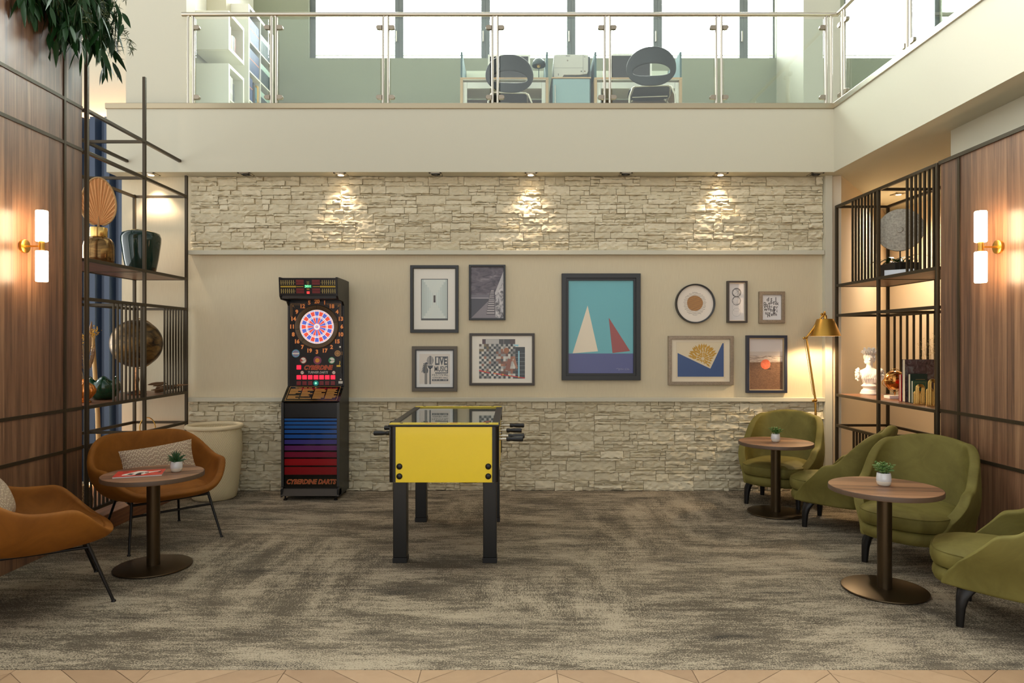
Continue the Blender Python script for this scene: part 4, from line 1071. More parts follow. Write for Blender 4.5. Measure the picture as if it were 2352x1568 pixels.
# 9 blue and gold
def art9(a, K, w, h, y):
    K(228, 214, 186).rect(-w/2, w/2, -h/2, h/2, y)
    f = lambda px, py: ((px-470)*0.000846, (1082-py)*0.000846)
    K(204, 188, 156).line([f(180, 862), f(762, 862), f(762, 1292), f(180, 1292), f(180, 862)], 0.002, y-LY)
    K(222, 206, 172).face([f(182, 864), f(760, 864), f(760, 1290), f(182, 1290)], y-LY)
    B = (54, 82, 130)
    K(*B).face([f(195, 992), f(588, 1180), f(588, 1277), f(195, 1277)], y-2*LY)
    K(*B).face([f(588, 1180), f(733, 876), f(748, 876), f(748, 1277), f(588, 1277)], y-2*LY)
    R = random.Random(9); A = f(588, 1180); cx, cz = f(490, 1055); G = (196, 148, 40)
    e1 = Vector((f(195, 992)[0]-A[0], f(195, 992)[1]-A[1])).normalized(); e2 = Vector((f(733, 876)[0]-A[0], f(733, 876)[1]-A[1])).normalized()
    def inside(x, z):
        v = Vector((x-A[0], z-A[1])); det = e1.x*e2.y-e1.y*e2.x
        s = (v.x*e2.y-v.y*e2.x)/det; t = (e1.x*v.y-e1.y*v.x)/det; return s > 0.006 and t > 0.006
    for ring_, (r0, r1, n) in enumerate([(0.012, 0.045, 10), (0.035, 0.072, 16), (0.06, 0.100, 22), (0.085, 0.128, 28), (0.11, 0.155, 34), (0.03, 0.06, 12), (0.072, 0.11, 22), (0.10, 0.14, 28)]):
        for k in range(n):
            q = 2*PI*(k+0.5*(ring_ % 2))/n+R.uniform(-0.06, 0.06); d = Vector((math.cos(q), math.sin(q))); p = Vector((-d.y, d.x))
            c0 = Vector(f(498, 1060)); rb = r0; rt = r1
            wv = (r1-r0)*0.24
            pts = [c0+d*rb, c0+d*(rb*0.55+rt*0.45)+p*wv, c0+d*rt, c0+d*(rb*0.55+rt*0.45)-p*wv]
            if all(inside(v.x, v.y) for v in pts): K(*G).face([tuple(v) for v in pts], y-(2+ring_*0.1)*LY)
picture('wide silver frame with gold petal burst between navy wedges', 1.901, 1.317, 0.66, 0.497, 0.034, 0.036, SIL, art9)
# 10 beach ball
def art10(a, K, w, h, y):
    K(214, 204, 196).rect(-w/2, w/2, -h/2, h/2, y)
    f = lambda v: h/2-h*v
    K(204, 190, 176).rect(-w/2, w/2, f(0.34), f(0.25), y-LY)
    K(rocky('surf_print', (140, 120, 104), (226, 206, 186), (6, 1, 60))).rect(-w/2, w/2, f(0.465), f(0.335), y-2*LY)
    K(rocky('sand_print', (98, 72, 54), (128, 96, 72), (50, 1, 110))).rect(-w/2, w/2, -h/2, f(0.465), y-2*LY)
    K(70, 50, 38).disc(w*0.03, f(0.595), w*0.14, y-2.5*LY, r2=w*0.02)
    K(rocky('coral_ball_print', (210, 96, 62), (226, 124, 90), (40, 1, 40))).disc(-w*0.01, f(0.505), w*0.148, y-3*LY)
NAV = fmat('navy_picture_frame', (40, 44, 58), 0.4)
picture('upright navy frame with photograph of a coral ball on beach', 2.563, 1.28, 0.409, 0.581, 0.026, 0.05, NAV, art10, (fmat('champagne_slip', (196, 172, 134), 0.35, 0.4), 0.010, 0.03))

# ---------------- dart machine ----------------
def dart_machine():
    # local frame: X from -0.275 to 0.275, front toward -Y, back at Y=0
    t = thing('dart_machine', 'tall black electronic dart machine with glowing board and striped front', 'dart machine', (-1.925, 6.866, 0))
    hw = 0.277
    CB = mat('dart_cabinet_black', (14, 13, 12), 0.4); GB = mat('gloss_black', (5, 5, 5), 0.12, coat=0.3)
    side = [(0, 0.035), (0, 2.11), (-0.12, 2.113), (-0.455, 2.113), (-0.435, 1.935), (-0.40, 1.905), (-0.235, 1.895), (-0.195, 1.86), (-0.195, 1.065), (-0.375, 0.93), (-0.375, 0.13), (-0.40, 0.11), (-0.40, 0.035)]
    b = MB(); n = len(side)
    for s in (-1, 1):
        xa, xb = (s*hw, s*(hw-0.02)) if s < 0 else (s*(hw-0.02), s*hw)
        vs = [(xa, y, z) for y, z in side]+[(xb, y, z) for y, z in side]
        ar = sum(side[i][0]*side[(i+1) % n][1]-side[(i+1) % n][0]*side[i][1] for i in range(n))
        f1 = tuple(range(n)); f2 = tuple(range(2*n-1, n-1, -1))
        fs = [f1[::-1], f2[::-1]] if ar > 0 else [f1, f2]
        for i in range(n):
            j = (i+1) % n; q = (i, j, n+j, n+i); fs.append(q if ar > 0 else q[::-1])
        b.add(vs, fs)
    b.build('side_panel', CB, t, bevel=0.004)
    c = MB(); iw = hw-0.02
    c.box(-iw, iw, -0.175, -0.01, 1.0, 2.1); c.box(-iw, iw, -0.36, -0.01, 0.05, 0.925); c.box(-iw, iw, -0.42, -0.05, 1.915, 2.10)
    c.add([(-iw, -0.36, 0.93), (iw, -0.36, 0.93), (iw, -0.18, 1.06), (-iw, -0.18, 1.06), (-iw, -0.1, 0.93), (iw, -0.1, 0.93), (iw, -0.1, 1.06), (-iw, -0.1, 1.06)], [(0, 1, 2, 3), (0, 3, 7, 4), (1, 5, 6, 2), (3, 2, 6, 7), (0, 4, 5, 1), (4, 7, 6, 5)])
    c.build('cabinet_body', CB, t)
    for x in (-0.24, 0.24):
        for y in (-0.37, -0.04):
            MB().lathe([(0.018, 0), (0.018, 0.012), (0.008, 0.018), (0.008, 0.055)], 14, Matrix.Translation((x, y, 0))).build('foot', M['black_metal'], t)
    # kick plate
    k = MB(); k.add([(-hw, -0.405, 0.045), (hw, -0.405, 0.045), (hw, -0.375, 0.108), (-hw, -0.375, 0.108), (-hw, -0.3, 0.045), (hw, -0.3, 0.045), (hw, -0.3, 0.108), (-hw, -0.3, 0.108)], [(0, 1, 2, 3), (4, 7, 6, 5), (0, 4, 5, 1), (3, 2, 6, 7), (0, 3, 7, 4), (1, 5, 6, 2)])
    k.build('kick_plate', mat('brown_black_kick_plate', (60, 52, 42), 0.5), t, bevel=0.003)
    # striped front panel
    p = MB(); y = -0.362
    p.mat(0).box(-iw, iw, y, -0.355, 0.115, 0.925)
    p.mat(1).rect(-iw+0.004, iw-0.004, 0.785, 0.918, y-0.0005)
    cols = [(16, 84, 150), (16, 82, 148), (18, 80, 146), (20, 76, 144), (24, 76, 146), (56, 54, 122), (92, 38, 92), (112, 18, 46), (142, 8, 18), (128, 6, 16)]
    zt = [0.800, 0.775, 0.745, 0.710, 0.672, 0.630, 0.583, 0.532, 0.477, 0.412]; zb = [0.783, 0.752, 0.719, 0.682, 0.641, 0.595, 0.545, 0.489, 0.424, 0.350]
    zm = lambda z: 0.775-(0.80-z)*0.535/0.45
    for i, c_ in enumerate(cols): p.mat(2+i).rect(-iw+0.006, iw-0.006, zm(zb[i]), zm(zt[i]), y-0.0005)
    p.mat(12).text('CYBERDINE DARTS', 0.062, 0.0, 0.171, y-0.0008, shear=0.28, offset=0.003, width=0.475)
    p.mat(13).text('CYBERDINE DARTS', 0.062, 0.0, 0.171, y-0.0014, shear=0.28, offset=0.0003, width=0.472)
    p.build('front_panel', [GB, mat('front_top_black', (16, 16, 16), 0.3)]+[mat('stripe_%02x%02x%02x' % c_, c_, 0.22, coat=0.4) for c_ in cols]+[mat('letter_outline', (196, 128, 60), 0.4), mat('letter_red', (150, 40, 34), 0.4)], t)
    st = MB()
    for s in (-1, 1): st.box(s*(hw-0.012)-0.012, s*(hw-0.012)+0.012, -0.381, -0.374, 0.13, 0.925)
    st.build('corner_strip', mat('worn_grey_edge', (70, 70, 68), 0.3, 0.5), t)
    # sloping instruction plate
    sl = MB(); U = Vector((1, 0, 0)); A = Vector((0, -0.372, 0.935)); V = (Vector((0, -0.192, 1.07))-A); ln = V.length; V.normalize(); Nn = U.cross(V)
    T = Matrix(((U.x, -Nn.x, V.x, A.x), (U.y, -Nn.y, V.y, A.y), (U.z, -Nn.z, V.z, A.z), (0, 0, 0, 1)))   # local x, depth(-y front), z up the slope
    sl.mat(0).box(-hw+0.002, hw-0.002, -0.006, 0.0, 0.0, ln, T)
    sl.mat(1).line([(-0.245, 0.014), (0.245, 0.014), (0.245, ln-0.012), (-0.245, ln-0.012), (-0.245, 0.014)], 0.003, -0.0068, T)
    R = random.Random(3)
    for cx in range(4):
        x0 = -0.232+cx*0.119; z = ln-0.045
        for r_ in range(9):
            wd = 0.108 if R.random() < 0.6 else R.uniform(0.05, 0.1)
            if r_ % 2 == 0 or R.random() < 0.75: sl.mat(2).rect(x0, x0+wd, z-0.010, z, -0.0068, T)
            z -= 0.0165
    for k in range(14): 
        if k not in (6, 10): sl.mat(1).rect(-0.19+k*0.0115, -0.182+k*0.0115, ln-0.034, ln-0.024, -0.0068, T)
    sl.mat(1).disc(0.005, ln-0.03, 0.007, -0.0075, 14, T=T)
    sl.build('instruction_plate', [GB, mat('gold_print', (212, 160, 84), 0.4), mat('gold_text_block', (190, 138, 66), 0.5)], t)
    # score display head
    h = MB(); A2 = Vector((0, -0.4365, 1.95)); V2 = (Vector((0, -0.4545, 2.105))-A2); l2 = V2.length; V2.normalize(); N2 = U.cross(V2)
    T2 = Matrix(((U.x, -N2.x, V2.x, A2.x), (U.y, -N2.y, V2.y, A2.y), (U.z, -N2.z, V2.z, A2.z), (0, 0, 0, 1)))
    hd = MB(); hd.box(-hw+0.004, hw-0.004, -0.006, 0.03, -0.005, l2, T2); hd.build('display_head', GB, t)
    d = MB(); y = -0.0066
    gold, red, green, amber = range(4)
    for sx in (-1, 1):
        for z0 in (0.012, 0.092):
            for r_ in range(2):
                for k in range(7):
                    xa = sx*(0.255-k*0.0195); d.mat(0).rect(min(xa, xa-sx*0.006), max(xa, xa-sx*0.006), z0+r_*0.024, z0+0.019+r_*0.024, y)
            d.mat(0).rect(min(sx*0.26, sx*0.118), max(sx*0.26, sx*0.118), z0+0.0205, z0+0.0225, y-0.0002)
            for r_ in range(2): d.mat(1).rect(min(sx*0.112, sx*0.038), max(sx*0.112, sx*0.038), z0+r_*0.025, z0+0.022+r_*0.025, y)
        d.mat(4).rect(min(sx*0.258, sx*0.112), max(sx*0.258, sx*0.112), 0.068, 0.082, y)
        d.mat(4).rect(min(sx*0.108, sx*0.045), max(sx*0.108, sx*0.045), 0.072, 0.078, y)
    d.mat(2).rect(-0.036, 0.036, 0.064, 0.090, y); d.mat(5).text('301', 0.03, 0.0, 0.077, y-0.0004, offset=0.001, width=0.052)
    d.mat(3).rect(-0.013, 0.013, 0.044, 0.058, y); d.mat(6).rect(-0.013, 0.013, 0.008, 0.03, y)
    for k in range(3): d.mat(0).line([(-0.012, 0.102+0.011*k), (0.0, 0.096+0.011*k), (0.012, 0.102+0.011*k)], 0.003, y)
    d.build('score_display', [mat('display_gold', (170, 150, 84), 0.4), mat('display_red', (104, 12, 18), 0.3), mat('display_green', (12, 88, 52), 0.4, emit=(10, 120, 70), estr=0.4), mat('display_amber', (150, 110, 30), 0.4), mat('display_bar', (176, 146, 30), 0.4),
                              mat('digit_green', (120, 255, 170), 0.4, emit=(120, 255, 170), estr=1.2), mat('indicator_red', (255, 60, 60), 0.4, emit=(255, 50, 50), estr=1.5)], t).matrix_basis = T2
    # playing field
    f = MB(); y = -0.1985; f.box(-iw, iw, -0.198, -0.17, 1.07, 1.90); f.build('playing_field', GB, t)
    dc = MB(); LS = 0.0006; bx, bz = 0.012, 1.652
    sur = MB(); T3 = Matrix.Translation((bx, -0.198, bz)) @ Matrix.Rotation(PI/2, 4, 'X')
    sur.lathe([(0.212, 0.0), (0.212, 0.012), (0.205, 0.018), (0.172, 0.010), (0.165, 0.004), (0.165, 0.0)], 72, T3).build('board_surround', mat('bronze_surround', (92, 72, 50), 0.45, 0.4), t, smooth=35)
    s2 = MB()
    for q in (PI/2, PI/2+2*PI/5*1.35, PI/2-2*PI/5*1.05, -PI*0.75): s2.line([(bx+0.168*math.cos(q), bz+0.168*math.sin(q)), (bx+0.21*math.cos(q), bz+0.21*math.sin(q))], 0.004, -0.2168)
    for k in range(60):
        q = 2*PI*k/60; rr = 0.182+0.016*((k*7) % 3)/2
        s2.disc(bx+rr*math.cos(q), bz+rr*math.sin(q), 0.0022, -0.2155, 8)
    s2.build('surround_holes', flat(20, 16, 12), t)
    bd = MB(); yb = -0.203
    bd.mat(0).box(bx-0.001, bx+0.001, yb+0.001, -0.197, bz-0.001, bz+0.001)
    bd.mat(0).disc(bx, bz, 0.1655, yb, 72)
    for k in range(20):
        a0 = PI/2-(k+0.5)*PI/10+0.022; a1 = PI/2-(k-0.5)*PI/10-0.022; m1 = 2 if k % 2 == 0 else 1
        for r0, r1 in ((0.030, 0.088), (0.108, 0.148)):
            n = 5; pts = [(bx+r0*math.cos(a0+(a1-a0)*i/n), bz+r0*math.sin(a0+(a1-a0)*i/n)) for i in range(n+1)]+[(bx+r1*math.cos(a1-(a1-a0)*i/n), bz+r1*math.sin(a1-(a1-a0)*i/n)) for i in range(n+1)]
            bd.mat(m1).face(pts, yb-LS)
        mo = 3 if m1 == 1 else 4
        for r0, r1 in ((0.094, 0.099), (0.154, 0.158)):
            pts = [(bx+r0*math.cos(a0+(a1-a0)*i/4), bz+r0*math.sin(a0+(a1-a0)*i/4)) for i in range(5)]+[(bx+r1*math.cos(a1-(a1-a0)*i/4), bz+r1*math.sin(a1-(a1-a0)*i/4)) for i in range(5)]
            bd.mat(m1 if r0 < 0.1 else (1 if m1 == 2 else 2)).face(pts, yb-LS)
    bd.mat(0).disc(bx, bz, 0.019, yb-2*LS, 24); bd.mat(2).disc(bx, bz, 0.013, yb-3*LS, 24); bd.mat(0).disc(bx, bz, 0.008, yb-4*LS, 16); bd.mat(1).disc(bx, bz, 0.0045, yb-5*LS, 16)
    em = 0.55
    bd.build('dart_board', [mat('board_white', (236, 226, 224), 0.5, emit=(255, 240, 238), estr=em*0.9), mat('board_red', (224, 84, 66), 0.5, emit=(240, 76, 58), estr=em), mat('board_blue', (84, 100, 186), 0.5, emit=(84, 104, 210), estr=em), flat(200, 80, 60), flat(90, 100, 180)], t)
    NM = [mat('number_red', (188, 84, 66), 0.4), mat('number_gold', (236, 160, 72), 0.4, emit=(236, 150, 60), estr=0.15)]
    for k, s in enumerate('20 1 18 4 13 6 10 15 2 17 3 19 7 16 8 11 14 9 12 5'.split()):
        q = PI/2-k*PI/10; x, z = bx+0.243*math.cos(q), bz+0.246*math.sin(q)
        nm = MB(); nm.mat(0).text(s, 0.052, x, z, yb+0.003, offset=0.0038); nm.mat(1).text(s, 0.052, x, z, yb+0.0022, offset=0.0008); nm.build('number', NM, t)
    # printed ornaments and badges
    o = MB(); y = -0.1986
    for sx in (-1, 1):
        xc = sx*0.243; zc = 1.876
        o.mat(0).line([(xc, zc-0.13), (xc, zc), (xc-sx*0.14, zc)], 0.003, y); o.mat(0).line([(xc-sx*0.012, zc-0.11), (xc-sx*0.012, zc-0.012), (xc-sx*0.12, zc-0.012)], 0.002, y)
        o.mat(0).line([(xc-sx*0.004, zc-0.004), (xc-sx*0.034, zc-0.034)], 0.003, y); o.mat(0).ring(xc-sx*0.018, zc-0.018, 0.006, 0.010, y, n=16)
        o.mat(0).line([(xc, zc-0.13), (xc-sx*0.012, zc-0.11)], 0.002, y); o.mat(0).line([(xc-sx*0.14, zc), (xc-sx*0.12, zc-0.012)], 0.002, y)
    def badge(x, z, r, c0, c1, c2):
        o.mat(c0).disc(x, z, r, y, 28); o.mat(c1).disc(x, z, r*0.82, y-LS, 28); return o
    badge(-0.195, 1.392, 0.039, 1, 2, 3)
    for k in range(12): o.mat(3).face([(-0.195, 1.392), (-0.195+0.03*math.cos(k*PI/6), 1.392+0.03*math.sin(k*PI/6)), (-0.195+0.03*math.cos(k*PI/6+0.26), 1.392+0.03*math.sin(k*PI/6+0.26))], y-2*LS)
    o.mat(4).rect(-0.228, -0.162, 1.384, 1.398, y-3*LS)
    badge(-0.122, 1.324, 0.033, 5, 4, 5); o.mat(6).face([(-0.148, 1.31), (-0.148, 1.34), (-0.122, 1.324)], y-2*LS); o.mat(7).line([(-0.145, 1.304), (-0.092, 1.34)], 0.003, y-3*LS)
    badge(0.016, 1.324, 0.040, 3, 3, 3); o.mat(8).disc(0.016, 1.324, 0.022, y-2*LS, 24)
    for k in range(16): o.mat(5).face([(0.016+0.024*math.cos(k*PI/8), 1.324+0.024*math.sin(k*PI/8)), (0.016+0.035*math.cos(k*PI/8), 1.324+0.035*math.sin(k*PI/8)), (0.016+0.035*math.cos(k*PI/8+0.2), 1.324+0.035*math.sin(k*PI/8+0.2)), (0.016+0.024*math.cos(k*PI/8+0.2), 1.324+0.024*math.sin(k*PI/8+0.2))], y-1.5*LS)
    badge(0.156, 1.324, 0.033, 9, 4, 9); o.mat(9).face([(0.13, 1.305), (0.13, 1.343), (0.156, 1.324)], y-2*LS); o.mat(7).line([(0.136, 1.324), (0.188, 1.324)], 0.003, y-3*LS)
    badge(0.213, 1.392, 0.030, 0, 0, 0)
    for k in range(10): o.mat(7).disc(0.213+0.018*math.cos(k*PI/5), 1.392+0.018*math.sin(k*PI/5), 0.004, y-2*LS, 8)
    for k in range(4): o.mat(0).rect(0.249, 0.262, 1.378+k*0.009, 1.381+k*0.009, y)
    for x in (-0.132, 0.176): badge(x, 1.205, 0.018, 5, 4, 4); o.mat(7).line([(x-0.012, 1.20), (x+0.012, 1.21)], 0.003, y-2*LS)
    o.mat(10).text('CYBERDINE', 0.058, 0.02, 1.252, y, shear=0.28, offset=0.0036, width=0.285); o.mat(6).text('CYBERDINE', 0.058, 0.02, 1.252, y-LS, shear=0.28, offset=0.0008, width=0.283)
    o.mat(11).text('TURNIER DARTS', 0.032, 0.018, 1.206, y, shear=0.28, offset=0.0006, width=0.196)
    o.build('printed_artwork', [mat('art_gold', (176, 128, 72), 0.4), mat('art_teal', (70, 140, 170), 0.4), mat('art_pale_blue', (150, 178, 200), 0.4), mat('art_magenta', (120, 50, 92), 0.4), mat('art_white', (226, 216, 200), 0.4), mat('art_rust', (150, 60, 44), 0.4),
              mat('art_red', (168, 40, 30), 0.4), mat('art_dark', (40, 26, 20), 0.4), mat('art_orange', (214, 140, 40), 0.4), mat('art_green', (44, 140, 92), 0.4), mat('art_copper', (196, 112, 54), 0.4), mat('art_grey', (176, 172, 164), 0.4)], t)
    lit = mat('lit_red_button', (255, 40, 60), 0.3, emit=(255, 24, 50), estr=1.6); dim = mat('dark_red_button', (112, 10, 20), 0.25, coat=0.4)
    xs = [-0.164+0.0555*k for k in range(7)]
    for k, x in enumerate(xs):
        MB().box(x-0.021, x+0.021, -0.208, -0.197, 1.139, 1.180).build('button', lit, t, bevel=0.003)
        if k != 3: MB().box(x-0.021, x+0.021, -0.208, -0.197, 1.082, 1.122).build('button', dim, t, bevel=0.003)
    MB().box(-0.185, -0.143, -0.208, -0.197, 1.236, 1.277).build('button', lit, t, bevel=0.003)
    g = MB(); g.mat(0).lathe([(0.0001, 0), (0.025, 0), (0.025, 0.008), (0.0001, 0.008)], 32, Matrix.Translation((xs[3], -0.198, 1.102)) @ Matrix.Rotation(PI/2, 4, 'X'))
    for k in range(12): g.mat(1).line([(xs[3]+0.012*math.cos(k*PI/6), 1.102+0.012*math.sin(k*PI/6)), (xs[3]+0.021*math.cos(k*PI/6), 1.102+0.021*math.sin(k*PI/6))], 0.003, -0.2066)
    g.mat(2).disc(xs[3], 1.102, 0.011, -0.2066, 20)
    g.build('start_button', [mat('teal_button', (10, 130, 124), 0.3, emit=(10, 140, 130), estr=0.35), flat(8, 60, 60), mat('mint_light', (150, 255, 210), 0.3, emit=(140, 255, 200), estr=0.8)], t)
    cs = MB(); cs.mat(0).box(0.200, 0.254, -0.206, -0.196, 1.195, 1.345); cs.mat(1).box(0.206, 0.244, -0.210, -0.205, 1.262, 1.278); cs.mat(1).line([(0.232, 1.282), (0.238, 1.30), (0.236, 1.318)], 0.006, -0.2068); cs.mat(2).rect(0.224, 0.230, 1.21, 1.245, -0.2066)
    cs.build('coin_slot', [mat('coin_plate', (48, 46, 42), 0.4, 0.5), mat('coin_brass', (214, 170, 66), 0.35, 0.6), flat(10, 10, 10)], t)
    lk = MB(); lk.mat(0).box(0.222, 0.262, -0.200, -0.196, 1.098, 1.122); lk.mat(1).lathe([(0.0001, 0), (0.011, 0), (0.009, 0.008), (0.0001, 0.010)], 16, Matrix.Translation((0.243, -0.198, 1.137)) @ Matrix.Rotation(PI/2, 4, 'X')); lk.mat(1).lathe([(0.0001, 0), (0.010, 0), (0.009, 0.006), (0.0001, 0.007)], 16, Matrix.Translation((0.237, -0.198, 1.455)) @ Matrix.Rotation(PI/2, 4, 'X'))
    lk.build('lock_plate', [flat(206, 200, 186), M['steel']], t)
dart_machine()

# ---------------- football table ----------------
def football_table():
    t = thing('football_table', 'yellow and black table football game with glass top in middle of carpet', 'football table', (-0.463, 5.215, 0))
    hw, hl = 0.366, 0.635; YEL = mat('yellow_laminate', (250, 218, 14), 0.35, coat=0.15); BK = mat('black_plastic', (12, 12, 11), 0.38); YS = mat('yellow_trim', (222, 196, 40), 0.3)
    zb, zt = 0.56, 0.935; th = 0.022
    MB().box(-hw+0.03, hw-0.03, -hl, -hl+th, zb, zt).build('end_panel', YEL, t, bevel=0.002)
    MB().box(-hw+0.03, hw-0.03, hl-th, hl, zb, zt).build('end_panel', YEL, t, bevel=0.002)
    for s in (-1, 1):
        x0, x1 = (s*hw, s*(hw-th)) if s < 0 else (s*(hw-th), s*hw)
        MB().box(x0+0.004*(s < 0), x1-0.004*(s > 0), -hl+0.03, hl-0.03, zb, zt).build('side_panel', YEL, t)
        for e in (-1, 1):
            # rounded corner post
            pr = []; cx, cy = s*(hw-0.03), e*(hl-0.03)
            m = MB(); vs = []; n = 8
            arc = [(0.034*math.cos(PI/2*i/n), 0.034*math.sin(PI/2*i/n)) for i in range(n+1)]+[(-0.012, 0.034), (-0.012, -0.012), (0.034, -0.012)]
            arc = [(cx+s*a, cy+e*b) for a, b in arc]
            if s*e < 0: arc = arc[::-1]
            k = len(arc); m.add([(a, b, zb+0.002) for a, b in arc]+[(a, b, zt) for a, b in arc], [tuple(range(k-1, -1, -1)), tuple(range(k, 2*k))]+[(i, (i+1) % k, k+(i+1) % k, k+i) for i in range(k)])
            m.build('corner_post', BK, t, smooth=40)
            lx0, lx1 = (-0.352, -0.260) if s < 0 else (0.245, 0.335)
            ly0 = -0.575 if e < 0 else 0.485
            l = MB().box(s*0.352 if s < 0 else 0.26, s*0.26 if s < 0 else 0.352, ly0, ly0+0.09, 0.035, zb).build('leg', BK, t, bevel=0.004)
            MB().box((s*0.352 if s < 0 else 0.26)-0.003, (s*0.26 if s < 0 else 0.352)+0.003, ly0-0.003, ly0+0.093, 0.0, 0.035).build('foot', mat('rubber_foot', (20, 19, 18), 0.6), l, bevel=0.003)
    MB().box(-hw+0.02, hw-0.02, -hl+0.02, hl-0.02, zb+0.005, zb+0.02).build('bottom_board', BK, t)
    MB().box(-hw+0.025, hw-0.025, -hl+0.03, hl-0.03, 0.76, 0.77).build('playing_field', mat('field_green', (60, 92, 66), 0.4), t)
    # top frame: black surround with yellow end strips
    top = MB(); zo = 0.952
    top.box(-hw-0.008, hw+0.008, -hl-0.008, -hl+0.05, zt-0.002, zo-0.004); top.box(-hw-0.008, hw+0.008, hl-0.05, hl+0.008, zt-0.002, zo-0.004)
    top.box(-hw-0.008, -hw+0.045, -hl+0.05, hl-0.05, zt-0.002, zo); top.box(hw-0.045, hw+0.008, -hl+0.05, hl-0.05, zt-0.002, zo)
    top.build('top_frame', BK, t, bevel=0.006)
    for e in (-1, 1):
        y0, y1 = (-hl-0.002, -hl+0.065) if e < 0 else (hl-0.065, hl+0.002)
        st = MB(); st.mat(0).box(-hw, hw, y0, y1, zo-0.004, zo+0.003)
        for q in (-0.29, 0.29): st.mat(1).lathe([(0.0001, 0.005), (0.010, 0.005), (0.012, 0.003)], 14, Matrix.Translation((q, (y0+y1)/2, zo)))
        for q, wd, c in ((-0.13, 0.03, 2), (-0.09, 0.04, 3), (-0.03, 0.05, 4), (0.04, 0.05, 2), (0.11, 0.05, 5)):
            st.mat(c).add([(q, (y0+y1)/2-0.009, zo+0.0034), (q+wd, (y0+y1)/2-0.009, zo+0.0034), (q+wd, (y0+y1)/2+0.009, zo+0.0034), (q, (y0+y1)/2+0.009, zo+0.0034)], [(0, 1, 2, 3)])
        st.build('end_strip', [YS, M['black_metal'], flat(190, 60, 50), flat(200, 90, 60), flat(90, 90, 110), flat(150, 130, 60)], t)
    MB().box(-hw+0.04, hw-0.04, -hl+0.055, hl-0.055, zo-0.012, zo-0.006).build('glass_top', glass_mat('table_glass', (0.70, 0.78, 0.74), 1.0, 0.05), t)
    inn = MB(); inn.box(-hw+th, -hw+th+0.004, -hl+0.03, hl-0.03, 0.77, zt); inn.box(hw-th-0.004, hw-th, -hl+0.03, hl-0.03, 0.77, zt); inn.box(-hw+0.03, hw-0.03, hl-th-0.004, hl-th, 0.77, zt)
    inn.build('inner_lining', mat('pale_lining', (170, 164, 140), 0.5), t)
    for sx in (-1, 1):
        for z in (0.602, 0.668):
            MB().lathe([(0.020, 0), (0.020, 0.006), (0.014, 0.011), (0.0001, 0.012)], 20, Matrix.Translation((sx*0.298, -hl, z)) @ Matrix.Rotation(PI/2, 4, 'X')).build('bolt_cap', BK, t, smooth=50)
    hm = mat('black_grip', (24, 23, 22), 0.35); zr = 0.838
    for k in range(8):
        y = -0.535+k*0.153; s = (1, 1, -1, 1, -1, 1, -1, -1)[k]
        push = (0.0, 0.012, 0.02, -0.004, 0.0, 0.02, 0.01, 0.0)[k]
        r = MB(); r.cyl((-s*(hw+0.012), y, zr), (s*(hw+0.07+push), y, zr), 0.0085, n=14); r.build('rod', M['steel'], t, smooth=60)
        a = s*(hw+0.052+push)
        h = MB(); h.tube([(a, y, zr), (a+s*0.004, y, zr), (a+s*0.02, y, zr), (a+s*0.03, y, zr), (a+s*0.055, y, zr), (a+s*0.10, y, zr), (a+s*0.112, y, zr), (a+s*0.116, y, zr)], [0.012, 0.0165, 0.0165, 0.013, 0.0165, 0.018, 0.0175, 0.012], 8)
        h.build('handle', hm, t, smooth=25)
    return t
football_table()
# ---------------- things on the left shelving ----------------
def brushed(name, a, b_, rough=0.25, metal=0.9, sc=(6, 6, 40)):
    m, nt, b = new_mat(name); mp = mapping(nt, sc); n = N(nt, 'ShaderNodeTexNoise', Scale=1.0, Detail=4.0, Roughness=0.65, Distortion=0.6); L(nt, mp, 0, n, 'Vector')
    r = ramp(nt, [(0.35, a), (0.68, b_)]); L(nt, n, 0, r, 0); L(nt, r, 0, b, 'Base Color'); b.inputs['Roughness'].default_value = rough; b.inputs['Metallic'].default_value = metal; return m
def bronze_vase():
    t = thing('bronze_vase', 'squat bronze vase with gold collar on top left shelf', 'vase', (-3.55, 5.85, 2.1495))
    MB().lathe([(0.0001, 0), (0.10, 0), (0.115, 0.015), (0.122, 0.08), (0.122, 0.17), (0.114, 0.21), (0.092, 0.24), (0.066, 0.252), (0.066, 0.25), (0.0001, 0.25)], 48).build('body', brushed('smoky_bronze', (92, 68, 40), (150, 116, 70), 0.16, 0.85, (8, 8, 26)), t, smooth=60)
    MB().lathe([(0.066, 0.250), (0.068, 0.254), (0.068, 0.328), (0.066, 0.332), (0.060, 0.332), (0.060, 0.26)], 40).build('collar', M['gold'], t, smooth=40)
bronze_vase()
